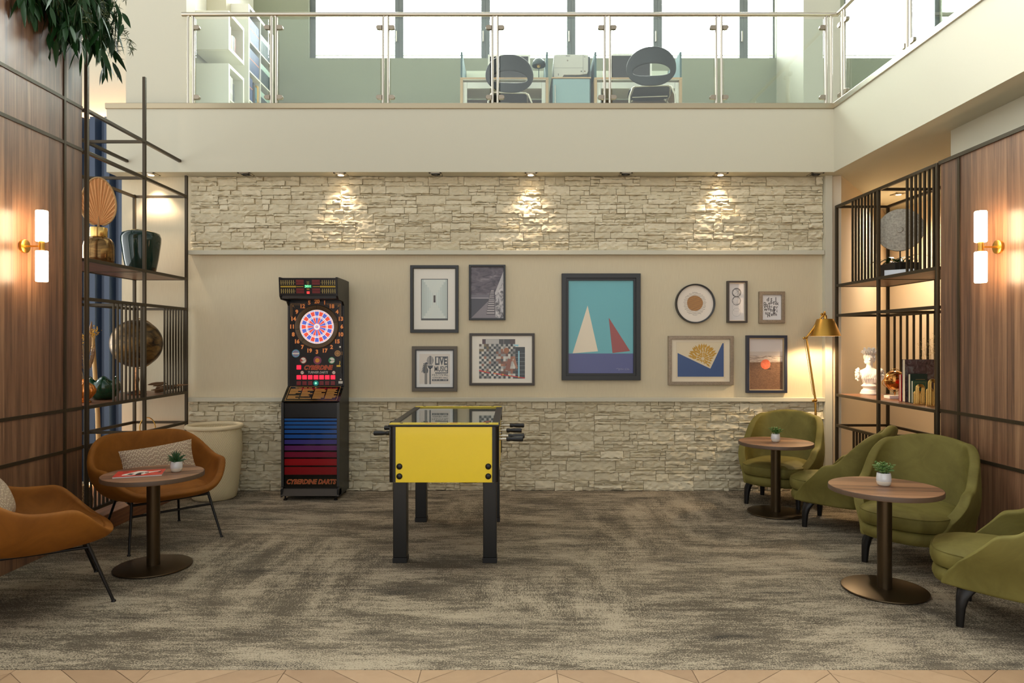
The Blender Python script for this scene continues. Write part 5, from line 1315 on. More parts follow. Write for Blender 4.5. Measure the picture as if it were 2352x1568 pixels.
def palm_fan():
    t = thing('palm_fan', 'dried palm leaf fan standing in the bronze vase', 'dried leaf', (-3.55, 5.85, 2.48), 0.5)
    n = 44; cz = 0.0; vs = [(0, 0, 0.03)]; pts = []
    for i in range(n+1):
        q = -PI*0.5-0.12+(2*PI-0.0)*0 + (i/n)*(2*PI+0.0)
        q = -PI/2+0.22+(2*PI-0.44)*i/n
        x = 0.128*math.cos(q)*(1-0.14*math.sin(q)); z = 0.225+0.205*math.sin(q)
        pts.append((x, 0.0, z))
    fs = []
    for i, p in enumerate(pts):
        f = 0.006 if i % 2 else -0.006
        vs += [(p[0]*0.5, f*0.7, 0.03+(p[2]-0.03)*0.5), (p[0], f, p[2])]
    for i in range(n):
        a, b_, c, d = 1+2*i, 2+2*i, 3+2*i, 4+2*i
        fs += [(0, c, a), (a, c, d, b_)]
    def straw(name, c1, c2):
        m, nt, b = new_mat(name); tc = N(nt, 'ShaderNodeTexCoord'); sep = N(nt, 'ShaderNodeSeparateXYZ'); L(nt, tc, 'Object', sep, 0)
        z = mathn(nt, 'SUBTRACT', (sep, 2), 0.02); an = mathn(nt, 'ARCTAN2', (sep, 0), (z, 0)); n_ = N(nt, 'ShaderNodeTexNoise', noise_dimensions='1D', Scale=28.0, Detail=3.0); L(nt, an, 0, n_, 'W')
        r = ramp(nt, [(0.3, c1), (0.7, c2)]); L(nt, n_, 0, r, 0); L(nt, r, 0, b, 'Base Color'); b.inputs['Roughness'].default_value = 0.7; return m
    o = MB().add(vs, fs).build('leaf', straw('dried_palm', (196, 132, 76), (228, 176, 118)), t)
    sd = o.modifiers.new('solid', 'SOLIDIFY'); sd.thickness = 0.002; sd.offset = 0
    MB().tube(pts, 0.008, 8).build('braided_rim', mat('braided_straw', (184, 146, 96), 0.8, bump=0.6, bscale=140), t, smooth=60)
    MB().tube([(0, 0, -0.22), (0, 0, 0.02), (0, 0, 0.10)], [0.009, 0.009, 0.003], 8).build('stalk', mat('palm_stalk', (170, 128, 80), 0.7), t, smooth=60)
palm_fan()
tag(MB().lathe([(0.0001, 0), (0.118, 0), (0.124, 0.008), (0.150, 0.14), (0.172, 0.30), (0.174, 0.345), (0.160, 0.385), (0.115, 0.405), (0.098, 0.408), (0.094, 0.40), (0.09, 0.34), (0.0001, 0.33)], 56).build('green_vase', brushed('dark_green_glaze', (22, 42, 34), (30, 54, 44), 0.08, 0.0, (3, 3, 3)), loc=(-3.54, 6.50, 2.1495), smooth=60),
    'large glossy dark green vase on top left shelf', 'vase')
tag(MB().lathe([(0.0935, 0.398), (0.098, 0.4105), (0.094, 0.412), (0.089, 0.40)], 48, cap=False).build('vase_rim', M['gold'], bpy.data.objects['green_vase'], smooth=60), 'gold rim')
def globe():
    t = thing('globe', 'large dark antique globe on left shelving behind slats', 'globe', (-3.50, 6.35, 1.0145))
    m = brushed('antique_globe_map', (44, 38, 30), (146, 112, 62), 0.35, 0.55, (9, 9, 16))
    MB().ball((0, 0, 0.475), 0.222, 48, 28).build('sphere', m, t, smooth=180)
    MB().lathe([(0.0001, 0), (0.085, 0), (0.088, 0.008), (0.06, 0.02), (0.022, 0.04), (0.016, 0.10), (0.026, 0.14), (0.016, 0.18), (0.014, 0.255), (0.0001, 0.255)], 32).build('stand', brushed('copper_stand', (120, 78, 48), (186, 130, 84), 0.2, 0.9), t, smooth=50)
    MB().tube([(0.234*math.sin(q)*0.5, 0.234*math.sin(q)*0.87, 0.475-0.234*math.cos(q)) for q in [PI*i/24 for i in range(25)]], 0.004, 8).build('meridian_arc', M['brass'], t, smooth=60)
globe()
def tulip_vase():
    n = 60; mb = MB(); prof = [(0.05, 0.0), (0.075, 0.004), (0.115, 0.035), (0.138, 0.085), (0.138, 0.13), (0.118, 0.175)]
    def fn(i, j):
        q = 2*PI*i/n; r, z = prof[j]; lob = abs(math.cos(3*q)); k = 1-0.07*(1-lob)**2*(1 if j > 0 else 0.3)
        if j == len(prof)-1: z += 0.040*(lob**1.5)-0.02; r -= 0.005*lob
        return (r*k*math.cos(q), r*k*math.sin(q), z)
    mb.grid(fn, n, len(prof), closeu=True); mb.add([(0.05*math.cos(2*PI*i/n), 0.05*math.sin(2*PI*i/n), 0.0) for i in range(n)], [tuple(range(n-1, -1, -1))])
    o = mb.build('tulip_vase', mat('emerald_glaze', (14, 62, 40), 0.1, coat=0.6), loc=(-3.50, 5.83, 1.0145), smooth=180)
    sd = o.modifiers.new('solid', 'SOLIDIFY'); sd.thickness = 0.006; sd.offset = -1
    tag(o, 'glossy emerald green vase shaped like a closed tulip', 'vase')
tulip_vase()
def amber_vase():
    t = thing('amber_vase', 'ribbed amber glass vase with dried grasses beside green tulip vase', 'vase', (-3.46, 5.52, 1.0145))
    n = 72; prof = [(0.045, 0.0), (0.05, 0.006), (0.028, 0.022), (0.05, 0.04), (0.074, 0.075), (0.078, 0.10), (0.066, 0.135), (0.036, 0.155), (0.026, 0.165), (0.032, 0.19)]
    def fn(i, j):
        q = 2*PI*i/n; r, z = prof[j]; k = 1+0.05*math.cos(18*q)*(2 < j < 8); return (r*k*math.cos(q), r*k*math.sin(q), z)
    mb = MB().grid(fn, n, len(prof), closeu=True); mb.add([(0.045*math.cos(2*PI*i/n), 0.045*math.sin(2*PI*i/n), 0.0) for i in range(n)], [tuple(range(n-1, -1, -1))])
    mb.build('body', mat('amber_lustre', (206, 122, 40), 0.1, 0.55, coat=0.5), t, smooth=60)
    R = random.Random(12); st = MB(); pl = MB(); yl = MB()
    for k in range(16):
        a = R.uniform(0, 6.28); ln = R.uniform(0.25, 0.52); lean = R.uniform(0.02, 0.16)
        e = Vector((math.cos(a)*lean, math.sin(a)*lean, 0.19+ln)); st.tube([(0, 0, 0.12), tuple(Vector((0, 0, 0.12)).lerp(e, 0.5)+Vector((0, 0, 0.02))), tuple(e)], 0.0018, 5)
        d = (e-Vector((0, 0, 0.12))).normalized()
        if k < 5:
            pl.tube([tuple(e-d*0.17), tuple(e-d*0.11), tuple(e-d*0.05), tuple(e)], [0.006, 0.014, 0.012, 0.003], 8)
        elif k < 11:
            for _ in range(34):
                p = e-d*R.uniform(0, 0.2); v = Vector((R.uniform(-1, 1), R.uniform(-1, 1), R.uniform(-0.2, 1)))*0.02; pl.tube([tuple(p), tuple(p+v)], [0.0012, 0.0022], 4)
        else:
            for _ in range(26):
                p = e-d*R.uniform(0, 0.06)+Vector((R.uniform(-1, 1), R.uniform(-1, 1), R.uniform(-1, 1)))*0.025; yl.ball(tuple(p), R.uniform(0.003, 0.006), 6, 4)
    st.build('stems', flat(150, 122, 76), t); pl.build('grass_plumes', flat(140, 104, 72), t); yl.build('yellow_flowers', flat(212, 158, 40), t)
amber_vase()
def driftwood():
    R = random.Random(21); mb = MB()
    for k in range(7):
        a = R.uniform(-0.5, 0.5)+PI/2*(k % 2 == 0)*0.2; x0 = R.uniform(-0.05, 0.05); y0 = -0.12+R.uniform(-0.02, 0.02); z = 0.012+0.012*k
        pts = [(x0+R.uniform(-0.01, 0.01)+math.sin(a)*u*0.25, y0+u*0.26, z+R.uniform(-0.003, 0.003)+u*0.01) for u in (0, .25, .5, .75, 1)]
        mb.tube(pts, [0.004, 0.012, 0.013, 0.010, 0.003], 8)
    tag(mb.build('driftwood', mat('driftwood_brown', (132, 100, 70), 0.75, bump=0.4, bscale=80), loc=(-3.42, 6.60, 1.0135), smooth=60), 'small heap of driftwood sticks on left shelf under the globe', 'driftwood')
driftwood()
def hoop_bag():
    t = thing('hoop_bag', 'white bag with brass hoop handle standing low inside left shelving', 'bag', (-3.50, 6.56, 0.13))
    MB().lathe([(0.0001, 0), (0.13, 0), (0.14, 0.02), (0.13, 0.36), (0.10, 0.52), (0.095, 0.525), (0.0001, 0.52)], 40, sx=0.8).build('body', mat('white_canvas', (224, 216, 198), 0.8, bump=0.2, bscale=120), t, smooth=60)
    MB().tube([(0.075*math.cos(q), -0.02, 0.55+0.10*math.sin(q)) for q in [-0.35+(PI+0.7)*i/24 for i in range(25)]], 0.005, 8).build('handle', M['brass'], t, smooth=60)
hoop_bag()
tag(MB().lathe([(0.0001, 0), (0.085, 0), (0.10, 0.05), (0.105, 0.12), (0.085, 0.2), (0.06, 0.24), (0.055, 0.235), (0.0001, 0.2)], 40).build('woven_basket', weave_mat('brown_weave', (120, 90, 56), (186, 150, 104), 40, 70), loc=(-3.44, 5.40, 0.13), smooth=60),
    'small brown woven basket at bottom near corner of left shelving', 'basket')
tag(MB().tube([(0.02, 0, 0), (0.0, 0.0, 0.7), (-0.05, 0, 1.46)], [0.021, 0.02, 0.018], 14).build('wooden_pole', mat('pale_wood_pole', (216, 172, 108), 0.45), loc=(-3.905, 6.42, 0.13), smooth=60), 'pale wooden pole leaning behind the left shelving', 'pole')

# ---------------- greenery on top of the left wall ----------------
def greenery():
    R = random.Random(33)
    t = thing('hanging_greenery', 'hanging bunch of eucalyptus and fine leaves on top of left panelled wall', 'plant', (-3.25, 5.12, 3.92))
    MB().box(-0.26, -0.14, -0.75, 0.0, 0.0, 0.12).build('planter_box', M['black_metal'], t, bevel=0.004)
    big = [MB(), MB(), MB()]; fine = MB(); st = MB()
    def leaf(mb, p, d, ln, wd, droop):
        d = d.normalized(); side = d.cross(Vector((R.uniform(-1, 1), R.uniform(-1, 1), R.uniform(-1, 1)))).normalized(); vs = []; q = p.copy(); v = d.copy()
        nrm = side.cross(d).normalized()
        k = 6
        for i in range(k+1):
            u = i/k; w = wd*(math.sin(PI*(u**0.75))*0.98+0.02)
            vs += [tuple(q-side*w), tuple(q+nrm*w*0.25), tuple(q+side*w)]
            v = (v+Vector((0, 0, -droop/k))).normalized(); q = q+v*ln/k
        fs = []
        for i in range(k): a = 3*i; fs += [(a, a+1, a+4, a+3), (a+1, a+2, a+5, a+4)]
        mb.add(vs, fs)
    for b in range(84):
        base = Vector((R.uniform(-0.22, 0.0), R.uniform(-0.55, 0.16), R.uniform(0.0, 0.3)))
        back = base.y < -0.25
        ln = R.uniform(0.30, 0.70)*(0.45 if back else 1.0)
        v = Vector((R.uniform(0.0, 0.13)*(0.5 if back else 1), R.uniform(-0.3, 0.10), 0.18)).normalized(); p = base.copy(); pts = []
        for i in range(9):
            pts.append(p.copy()); v = (v+Vector((0, 0, -0.42))).normalized(); p = p+v*ln/8*1.2; p.x = min(p.x, 0.10+0.012*(b % 12)); p.y = min(p.y, 0.10+0.01*(b % 7))
        st.tube([tuple(q) for q in pts], 0.0022, 5)
        mb = big[R.choice([0, 0, 1, 1, 2])]
        for i in range(1, 9):
            for s in range(2):
                d = Vector((R.uniform(-0.5, 0.6), R.uniform(-0.6, 0.6), R.uniform(-1.6, -0.5)))
                leaf(mb, pts[i]+Vector((R.uniform(-.02, .02), R.uniform(-.02, .02), 0)), d, R.uniform(0.12, 0.21), R.uniform(0.013, 0.021), 0.5)
    for b in range(75):
        base = Vector((R.uniform(-0.2, 0.08), R.uniform(-0.4, 0.35), R.uniform(0.0, 0.4))); v = Vector((R.uniform(0.0, 0.5), R.uniform(-0.4, 0.4), R.uniform(0.0, 0.6))).normalized(); p = base.copy(); pts = []
        for i in range(9):
            pts.append(p.copy()); v = (v+Vector((0, 0, -0.42))).normalized(); p = p+v*0.036
        fine.tube([tuple(q) for q in pts], 0.0014, 4)
        for i in range(1, 9):
            for s in range(6):
                d = Vector((R.uniform(-1, 1), R.uniform(-1, 1), R.uniform(-0.9, 0.6))).normalized(); leaf(fine, pts[i], d, R.uniform(0.035, 0.07), 0.0032, 0.3)
    st.build('stems', mat('green_stem', (64, 70, 40), 0.6), t)
    for mb, c in zip(big, ((26, 62, 22), (40, 72, 36), (18, 46, 16))):
        if mb.v: mb.build('eucalyptus_leaves', mat('eucalyptus_%d' % c[0], c, 0.5, spec=0.3), t, smooth=180)
    fine.build('fine_foliage', mat('fine_olive_leaf', (70, 80, 36), 0.55), t)
greenery()

# ---------------- brass reading lamp ----------------
def floor_lamp():
    t = thing('floor_lamp', 'lit brass adjustable floor lamp with conical shade behind green armchair', 'lamp', (2.925, 6.60, 0))
    BR = M['brass']
    MB().lathe([(0.0001, 0), (0.13, 0), (0.135, 0.006), (0.13, 0.018), (0.02, 0.03), (0.0001, 0.03)], 40).build('base', BR, t, smooth=40)
    J1 = Vector((0.0, 0, 0.94)); J2 = Vector((-0.088, 0, 1.545)); J3 = Vector((0.083, 0, 1.775))
    MB().tube([(0.015, 0, 0.03), (0.0, 0, 0.92)], 0.0105, 14).build('pole', BR, t, smooth=60)
    a = MB(); a.tube([tuple(J1), tuple(J2)], 0.0095, 14); a.build('lower_arm', BR, t, smooth=60)
    MB().tube([tuple(J2), tuple(J3)], 0.009, 14).build('upper_arm', BR, t, smooth=60)
    for J, r in ((J1, 0.017), (J2, 0.014), (J3, 0.014)):
        j = MB(); j.ball(tuple(J), r, 16, 10); j.cyl((J.x, J.y-0.03, J.z), (J.x, J.y+0.012, J.z), 0.006, n=12); j.ball((J.x-0.028, J.y-0.012, J.z-0.004), (0.012, 0.006, 0.012), 12, 8); j.cyl((J.x-0.028, J.y-0.012, J.z-0.004), (J.x, J.y-0.012, J.z), 0.004, n=8)
        j.build('joint', BR, t, smooth=60)
    MB().tube([(0.02, 0.01, 0.94), (-0.02, 0.012, 1.0), (-0.104, 0.012, 1.53), (-0.09, 0.012, 1.56)], 0.0022, 6).build('cord', mat('brass_cord', (150, 112, 50), 0.5), t)
    sx = 0.095; sh = MB()
    sh.lathe([(0.140, 1.560), (0.142, 1.563), (0.078, 1.722), (0.074, 1.726), (0.02, 1.728), (0.0001, 1.728)], 56, Matrix.Translation((sx, 0, 0)), cap=False)
    inner = MB(); inner.lathe([(0.0001, 1.722), (0.072, 1.720), (0.138, 1.560), (0.140, 1.560)], 56, Matrix.Translation((sx, 0, 0)), cap=False)
    s = sh.build('lamp_shade', mat('brass_shade', (186, 142, 62), 0.38, 0.85), t, smooth=50)
    inner.build('shade_lining', mat('white_lining', (250, 240, 220), 0.6), s, smooth=50)
    MB().tube([(sx, 0, 1.725), (sx, 0, 1.757), (sx-0.004, 0, 1.765), (sx-0.006, 0, 1.80)], [0.018, 0.016, 0.009, 0.008], 14).build('socket', BR, t, smooth=40)
    MB().ball((sx, 0, 1.635), 0.03, 20, 12).build('bulb', mat('warm_bulb', (255, 230, 190), 0.4, emit=(255, 214, 160), estr=40), t, smooth=180)
    ld = bpy.data.lights.new('lamp_light', 'SPOT'); ld.energy = LAMP_POWER; ld.color = (1.0, 0.72, 0.42); ld.shadow_soft_size = 0.035; ld.spot_size = 2.5; ld.spot_blend = 0.35
    lo = bpy.data.objects.new('lamp_light', ld); COL.objects.link(lo); lo.parent = t; lo.location = (sx, 0, 1.565)
floor_lamp()

# ---------------- things on the right shelving ----------------
def bust():
    t = thing('bust_sculpture', 'white plaster bust of a woman with wreath of flowers, on right shelf', 'sculpture', (3.50, 6.70, 0.989), -0.40)
    b = MB(); R = random.Random(6)
    b.lathe([(0.0001, 0), (0.082, 0), (0.086, 0.012), (0.078, 0.026), (0.072, 0.045), (0.060, 0.05), (0.055, 0.062), (0.066, 0.075), (0.078, 0.085), (0.06, 0.10), (0.0001, 0.10)], 32)
    prof = [(0.052, 0.036, 0.092), (0.062, 0.042, 0.12), (0.074, 0.05, 0.155), (0.084, 0.054, 0.19), (0.088, 0.052, 0.215), (0.080, 0.046, 0.235), (0.055, 0.038, 0.25), (0.034, 0.032, 0.262), (0.028, 0.029, 0.28), (0.029, 0.030, 0.31)]
    n = 28; vs = []; fs = []
    for rx, ry, z in prof:
        for q in range(n):
            a = 2*PI*q/n; vs.append((rx*math.cos(a), ry*math.sin(a)-0.004, z))
    for a in range(len(prof)-1):
        for q in range(n): fs.append((a*n+q, a*n+(q+1) % n, (a+1)*n+(q+1) % n, (a+1)*n+q))
    fs.append(tuple(range(n-1, -1, -1))); fs.append(tuple(range((len(prof)-1)*n, len(prof)*n))); b.add(vs, fs)
    for s in (-1, 1):
        b.ball((s*0.033, -0.045, 0.185), (0.032, 0.024, 0.03)); b.ball((s*0.082, 0, 0.205), (0.030, 0.036, 0.036))
    # head
    b.ball((0, -0.006, 0.352), (0.043, 0.05, 0.056)); b.ball((0, -0.018, 0.325), (0.034, 0.036, 0.036)); b.ball((0, -0.034, 0.304), (0.014, 0.014, 0.012))
    b.tube([(0, -0.054, 0.362), (0, -0.062, 0.345), (0, -0.064, 0.337)], [0.006, 0.008, 0.009], 8)
    for s in (-1, 1):
        b.ball((s*0.008, -0.056, 0.336), 0.006, 8, 6); b.ball((s*0.018, -0.048, 0.366), (0.013, 0.008, 0.005), 10, 6); b.ball((s*0.018, -0.047, 0.355), (0.009, 0.007, 0.0055), 10, 6); b.ball((s*0.042, 0.0, 0.348), (0.007, 0.012, 0.017), 10, 8)
    b.ball((0, -0.053, 0.322), (0.012, 0.007, 0.0035), 10, 6); b.ball((0, -0.052, 0.315), (0.010, 0.007, 0.004), 10, 6)
    # folds of drapery
    for k in range(9):
        x = -0.075+0.019*k; b.tube([(x*0.5+0.028, -0.038, 0.245), (x*0.75+0.008, -0.060, 0.205), (x*0.85-0.008, -0.062, 0.16), (x*0.7, -0.046, 0.115)], [0.003, 0.0055, 0.006, 0.004], 6)
    o = b.build('figure', mat('white_plaster', (238, 232, 222), 0.6), t, smooth=180)
    rm = o.modifiers.new('remesh', 'REMESH'); rm.mode = 'VOXEL'; rm.voxel_size = 0.0042; rm.use_smooth_shade = True
    sm = o.modifiers.new('smooth', 'SMOOTH'); sm.factor = 0.5; sm.iterations = 3
    for s in (-1, 1):
        f = MB()
        for k in range(60):
            a = R.uniform(0, 6.28); e = R.uniform(-1.5, 1.5); rr = R.uniform(0.7, 1.0)
            p = Vector((s*(0.094+0.030*rr*math.cos(e)*abs(math.cos(a))), 0.034*rr*math.sin(a)*math.cos(e)-0.008, 0.195+0.062*rr*math.sin(e))); f.ball(tuple(p), R.uniform(0.008, 0.0125), 9, 6)
        f.build('flower_sleeve', bpy.data.materials['white_plaster'], t, smooth=180)
    h = MB()
    for k in range(170):
        d = Vector((R.gauss(0, 1), R.gauss(0, 1), R.gauss(0, 1))).normalized()
        if d.z < -0.75 or (d.y < -0.35 and d.z < 0.50 and abs(d.x) < 0.80): continue
        h.ball((d.x*0.047, d.y*0.054+0.002, 0.356+d.z*0.060), R.uniform(0.008, 0.0125), 8, 6)
    for k in range(46):
        a = 2*PI*k/23; tier = k//23; d = Vector((math.cos(a)*(0.75-0.4*tier), math.sin(a)*(0.75-0.4*tier)-0.1, 1)).normalized(); p = Vector(((0.044-0.014*tier)*math.cos(a), (0.048-0.014*tier)*math.sin(a), 0.392+0.012*tier))
        l = R.uniform(0.026, 0.05)+0.008*tier; m = p+d*l*0.55+Vector((R.uniform(-.008, .008), R.uniform(-.008, .008), 0)); e = p+d*l+Vector((R.uniform(-.01, .01), R.uniform(-.01, .01), 0))
        h.tube([tuple(p), tuple(m), tuple(e)], [0.0065, 0.005, 0.0045], 6); h.ball(tuple(e), R.uniform(0.006, 0.009), 8, 5); h.ball(tuple(m+Vector((R.uniform(-.008, .008), R.uniform(-.008, .008), 0.004))), R.uniform(0.006, 0.008), 8, 5)
    h.build('hair_wreath', bpy.data.materials['white_plaster'], t, smooth=180)
bust()
def brass_globe():
    t = thing('armillary_globe', 'small brass globe with crossed rings on white base beside bust', 'globe', (3.48, 6.22, 0.989))
    MB().box(-0.075, 0.075, -0.05, 0.05, 0, 0.028).build('base', mat('white_marble', (236, 228, 216), 0.3), t, bevel=0.004)
    MB().cyl((0, 0, 0.028), (0, 0, 0.062), 0.005, n=10).build('stem', M['gold'], t)
    MB().ball((0, 0, 0.165), 0.090, 40, 24).build('sphere', brushed('copper_brass_ball', (172, 110, 54), (222, 172, 96), 0.18, 1.0, (4, 4, 4)), t, smooth=180)
    for rx, ry in ((0, 0.0), (0.9, 0.3), (PI/2-0.1, 0)):
        T = Matrix.Translation((0, 0, 0.165)) @ Euler((rx, ry, 0.3)).to_matrix().to_4x4()
        MB().tube([(0.104*math.cos(q), 0, 0.104*math.sin(q)) for q in [2*PI*i/48 for i in range(48)]], 0.0028, 8, closed=True, T=T).build('ring', M['gold'], t, smooth=180)
brass_globe()
def book(label, x, y, z, w, h, d, cover, group, pages=(226, 212, 182), rz=0.0, extra=None):
    """upright book, cover toward -Y, spine on the right (+X), page edges on the left"""
    t = thing('book', label, 'book', (x, y, z), rz, group)
    cm = cover if not isinstance(cover, tuple) else mat('book_cover_%02x%02x%02x' % cover, cover, 0.5)
    c = MB(); th = 0.003
    c.box(0, w, 0, th, 0, h); c.box(0, w, d-th, d, 0, h); c.box(w-th, w, th, d-th, 0, h)
    if extra: extra(c, w, h)
    c.build('cover', [cm, flat(150, 124, 70)], t)
    MB().box(0.004, w-th, th, d-th, 0.004, h-0.004).build('pages', flat(*pages), t)
    return t
def marbled():
    m, nt, b = new_mat('marbled_book_paper'); mp = mapping(nt, (14, 14, 14)); n = N(nt, 'ShaderNodeTexNoise', Scale=1.0, Detail=5.0, Roughness=0.65, Distortion=1.5); L(nt, mp, 0, n, 'Vector')
    r = ramp(nt, [(0.35, (44, 28, 30)), (0.5, (88, 62, 62)), (0.62, (110, 106, 104)), (0.75, (96, 58, 52))]); L(nt, n, 0, r, 0); L(nt, r, 0, b, 'Base Color'); b.inputs['Roughness'].default_value = 0.5; return m
zb = 0.9885
book('large book with brown marbled cover on right shelf', 3.355, 5.84, zb, 0.25, 0.365, 0.045, marbled(), 'books on the right shelf')
book('red book just behind the large marbled book', 3.350, 5.895, zb, 0.17, 0.235, 0.03, (176, 30, 34), 'books on the right shelf')
book('dark green book leaning before the large marbled book', 3.362, 5.775, zb, 0.145, 0.245, 0.035, (26, 46, 38), 'books on the right shelf', extra=lambda c, w, h: c.mat(1).rect(0.045, 0.125, h*0.80, h*0.815, -0.0004))
book('small green clothbound book in front of the others, right shelf', 3.352, 5.72, zb, 0.12, 0.19, 0.03, (42, 78, 56), 'books on the right shelf', extra=lambda c, w, h: c.mat(1).line([(0.012, 0.012), (w-0.012, 0.012), (w-0.012, h-0.012), (0.012, h-0.012), (0.012, 0.012)], 0.002, -0.0004))
def arch_bookend(label, x, y, h1, h2):
    t = thing('arch_bookend', label, 'bookend', (x, y, zb), -0.25, 'gold arch bookends')
    def arch(w, h, x0, inv=False):
        m = MB()
        for k in range(4):
            r = w/2-0.0065*k; 
            if r < 0.006: break
            pts = [(x0-r, 0, 0.004)]+[(x0-r*math.cos(q), 0, h-w/2+r*math.sin(q)) for q in [PI*i/14 for i in range(15)]]+[(x0+r, 0, 0.004)]
            m.tube(pts, 0.0042, 8)
        return m
    arch(0.062, h1, 0.0).build('arch', M['gold'], t, smooth=60)
    a2 = arch(0.05, h2, 0.0); a2.v = [(vx-0.012, vy+0.03, vz) for vx, vy, vz in a2.v]; a2.build('arch', M['gold'], t, smooth=60)
    MB().box(-0.04, 0.035, -0.01, 0.042, 0, 0.004).build('foot_plate', M['gold'], t)
arch_bookend('shorter gold arch bookend in front of the green book', 3.365, 5.64, 0.165, 0.11)
arch_bookend('taller gold arch bookend at near end of right shelf', 3.37, 5.48, 0.215, 0.14)
def sprig():
    t = thing('dried_sprig', 'sprig of tiny dried flowers in dark bottle behind the books', 'dried flowers', (3.66, 5.965, zb)); R = random.Random(8)
    MB().lathe([(0.0001, 0), (0.03, 0), (0.034, 0.01), (0.034, 0.12), (0.014, 0.16), (0.013, 0.20), (0.0001, 0.20)], 24).build('bottle', mat('dark_bottle', (20, 20, 18), 0.15), t, smooth=50)
    s = MB(); f = MB()
    for k in range(12):
        e = Vector((R.uniform(-0.10, 0.08), R.uniform(-0.05, 0.05), R.uniform(0.36, 0.56))); s.tube([(0, 0, 0.1), tuple(Vector((0, 0, 0.15)).lerp(e, 0.5)), tuple(e)], 0.0009, 4)
        for _ in range(9): f.ball(tuple(e+Vector((R.gauss(0, .022), R.gauss(0, .022), R.gauss(0, .03)))), 0.0028, 6, 4)
    s.build('stems', flat(140, 116, 70), t); f.build('florets', flat(196, 168, 96), t)
sprig()
zt_ = 2.0785
def gong():
    t = thing('disc_sculpture', 'round hammered grey disc on a silver block, top right shelf', 'sculpture', (3.46, 6.10, zt_), -0.62)
    MB().box(-0.12, 0.12, -0.04, 0.04, 0, 0.07).build('base_block', mat('silver_leaf', (196, 200, 202), 0.35, 0.5), t, bevel=0.003)
    MB().cyl((0, 0, 0.07), (0, 0, 0.26), 0.006, n=10).build('rod', M['black_metal'], t)
    m, nt, b = new_mat('hammered_grey'); tc = N(nt, 'ShaderNodeTexCoord'); sep = N(nt, 'ShaderNodeSeparateXYZ'); L(nt, tc, 'Object', sep, 0)
    z = mathn(nt, 'SUBTRACT', (sep, 2), 0.425); r2 = mathn(nt, 'ADD', (mathn(nt, 'MULTIPLY', (sep, 0), (sep, 0)), 0), (mathn(nt, 'MULTIPLY', (z, 0), (z, 0)), 0)); rr = mathn(nt, 'SQRT', (r2, 0)); s = mathn(nt, 'SINE', (mathn(nt, 'MULTIPLY', (rr, 0), 620.0), 0))
    n = N(nt, 'ShaderNodeTexNoise', Scale=60.0, Detail=4.0); L(nt, tc, 'Object', n, 'Vector'); f = mathn(nt, 'MULTIPLY_ADD', (s, 0), 0.12, (n, 0)); r = ramp(nt, [(0.3, (140, 134, 120)), (0.7, (184, 176, 158))]); L(nt, f, 0, r, 0); L(nt, r, 0, b, 'Base Color'); b.inputs['Roughness'].default_value = 0.5; b.inputs['Metallic'].default_value = 0.45
    bp = N(nt, 'ShaderNodeBump', Strength=0.4, Distance=0.004); L(nt, f, 0, bp, 'Height'); L(nt, bp, 0, b, 'Normal')
    T = Matrix.Translation((0, 0, 0.425)) @ Matrix.Rotation(PI/2, 4, 'X')
    MB().lathe([(0.0001, -0.006), (0.186, -0.006), (0.19, 0.0), (0.186, 0.010), (0.10, 0.018), (0.028, 0.021), (0.024, 0.027), (0.0001, 0.029)], 64, T).build('disc', m, t, smooth=40)
gong()
def dark_planter():
    t = thing('dark_planter', 'black planter of strappy green leaves behind the grey disc', 'plant', (3.58, 6.36, zt_)); R = random.Random(15)
    m = MB(); m.box(-0.11, 0.11, -0.16, 0.16, 0, 0.15); m.build('planter_box', mat('ribbed_black_planter', (34, 33, 32), 0.5), t, bevel=0.004)
    MB().box(-0.10, 0.10, -0.15, 0.15, 0.150, 0.153).build('bark', mat('bark_chips', (112, 70, 44), 0.9, bump=0.8, bscale=60), t)
    lf = MB()
    for k in range(15):
        p = Vector((R.uniform(-0.05, 0.05), R.uniform(-0.11, 0.11), 0.15)); a = R.uniform(0, 6.28); v = Vector((math.cos(a)*0.6, math.sin(a)*0.9, 1.0)).normalized(); ln = R.uniform(0.14, 0.34); w = R.uniform(0.010, 0.02); vs = []
        sd = v.cross(Vector((0, 0, 1))).normalized()
        for i in range(8):
            u = i/7; ww = w*math.sin(PI*(0.12+0.88*u))+0.0005; vs += [tuple(p-sd*ww), tuple(p+sd*ww)]; v = (v+Vector((0, 0, -0.24))).normalized(); p = p+v*ln/7
        lf.add(vs, [(2*i, 2*i+1, 2*i+3, 2*i+2) for i in range(7)])
    lf.build('leaves', mat('strap_leaf', (56, 92, 40), 0.4), t, smooth=180)
    s = MB()
    s.tube([(0, -0.05, 0.15), (-0.03, -0.1, 0.3), (-0.06, -0.02, 0.42)], 0.003, 6); s.build('stems', flat(60, 80, 40), t)
dark_planter()
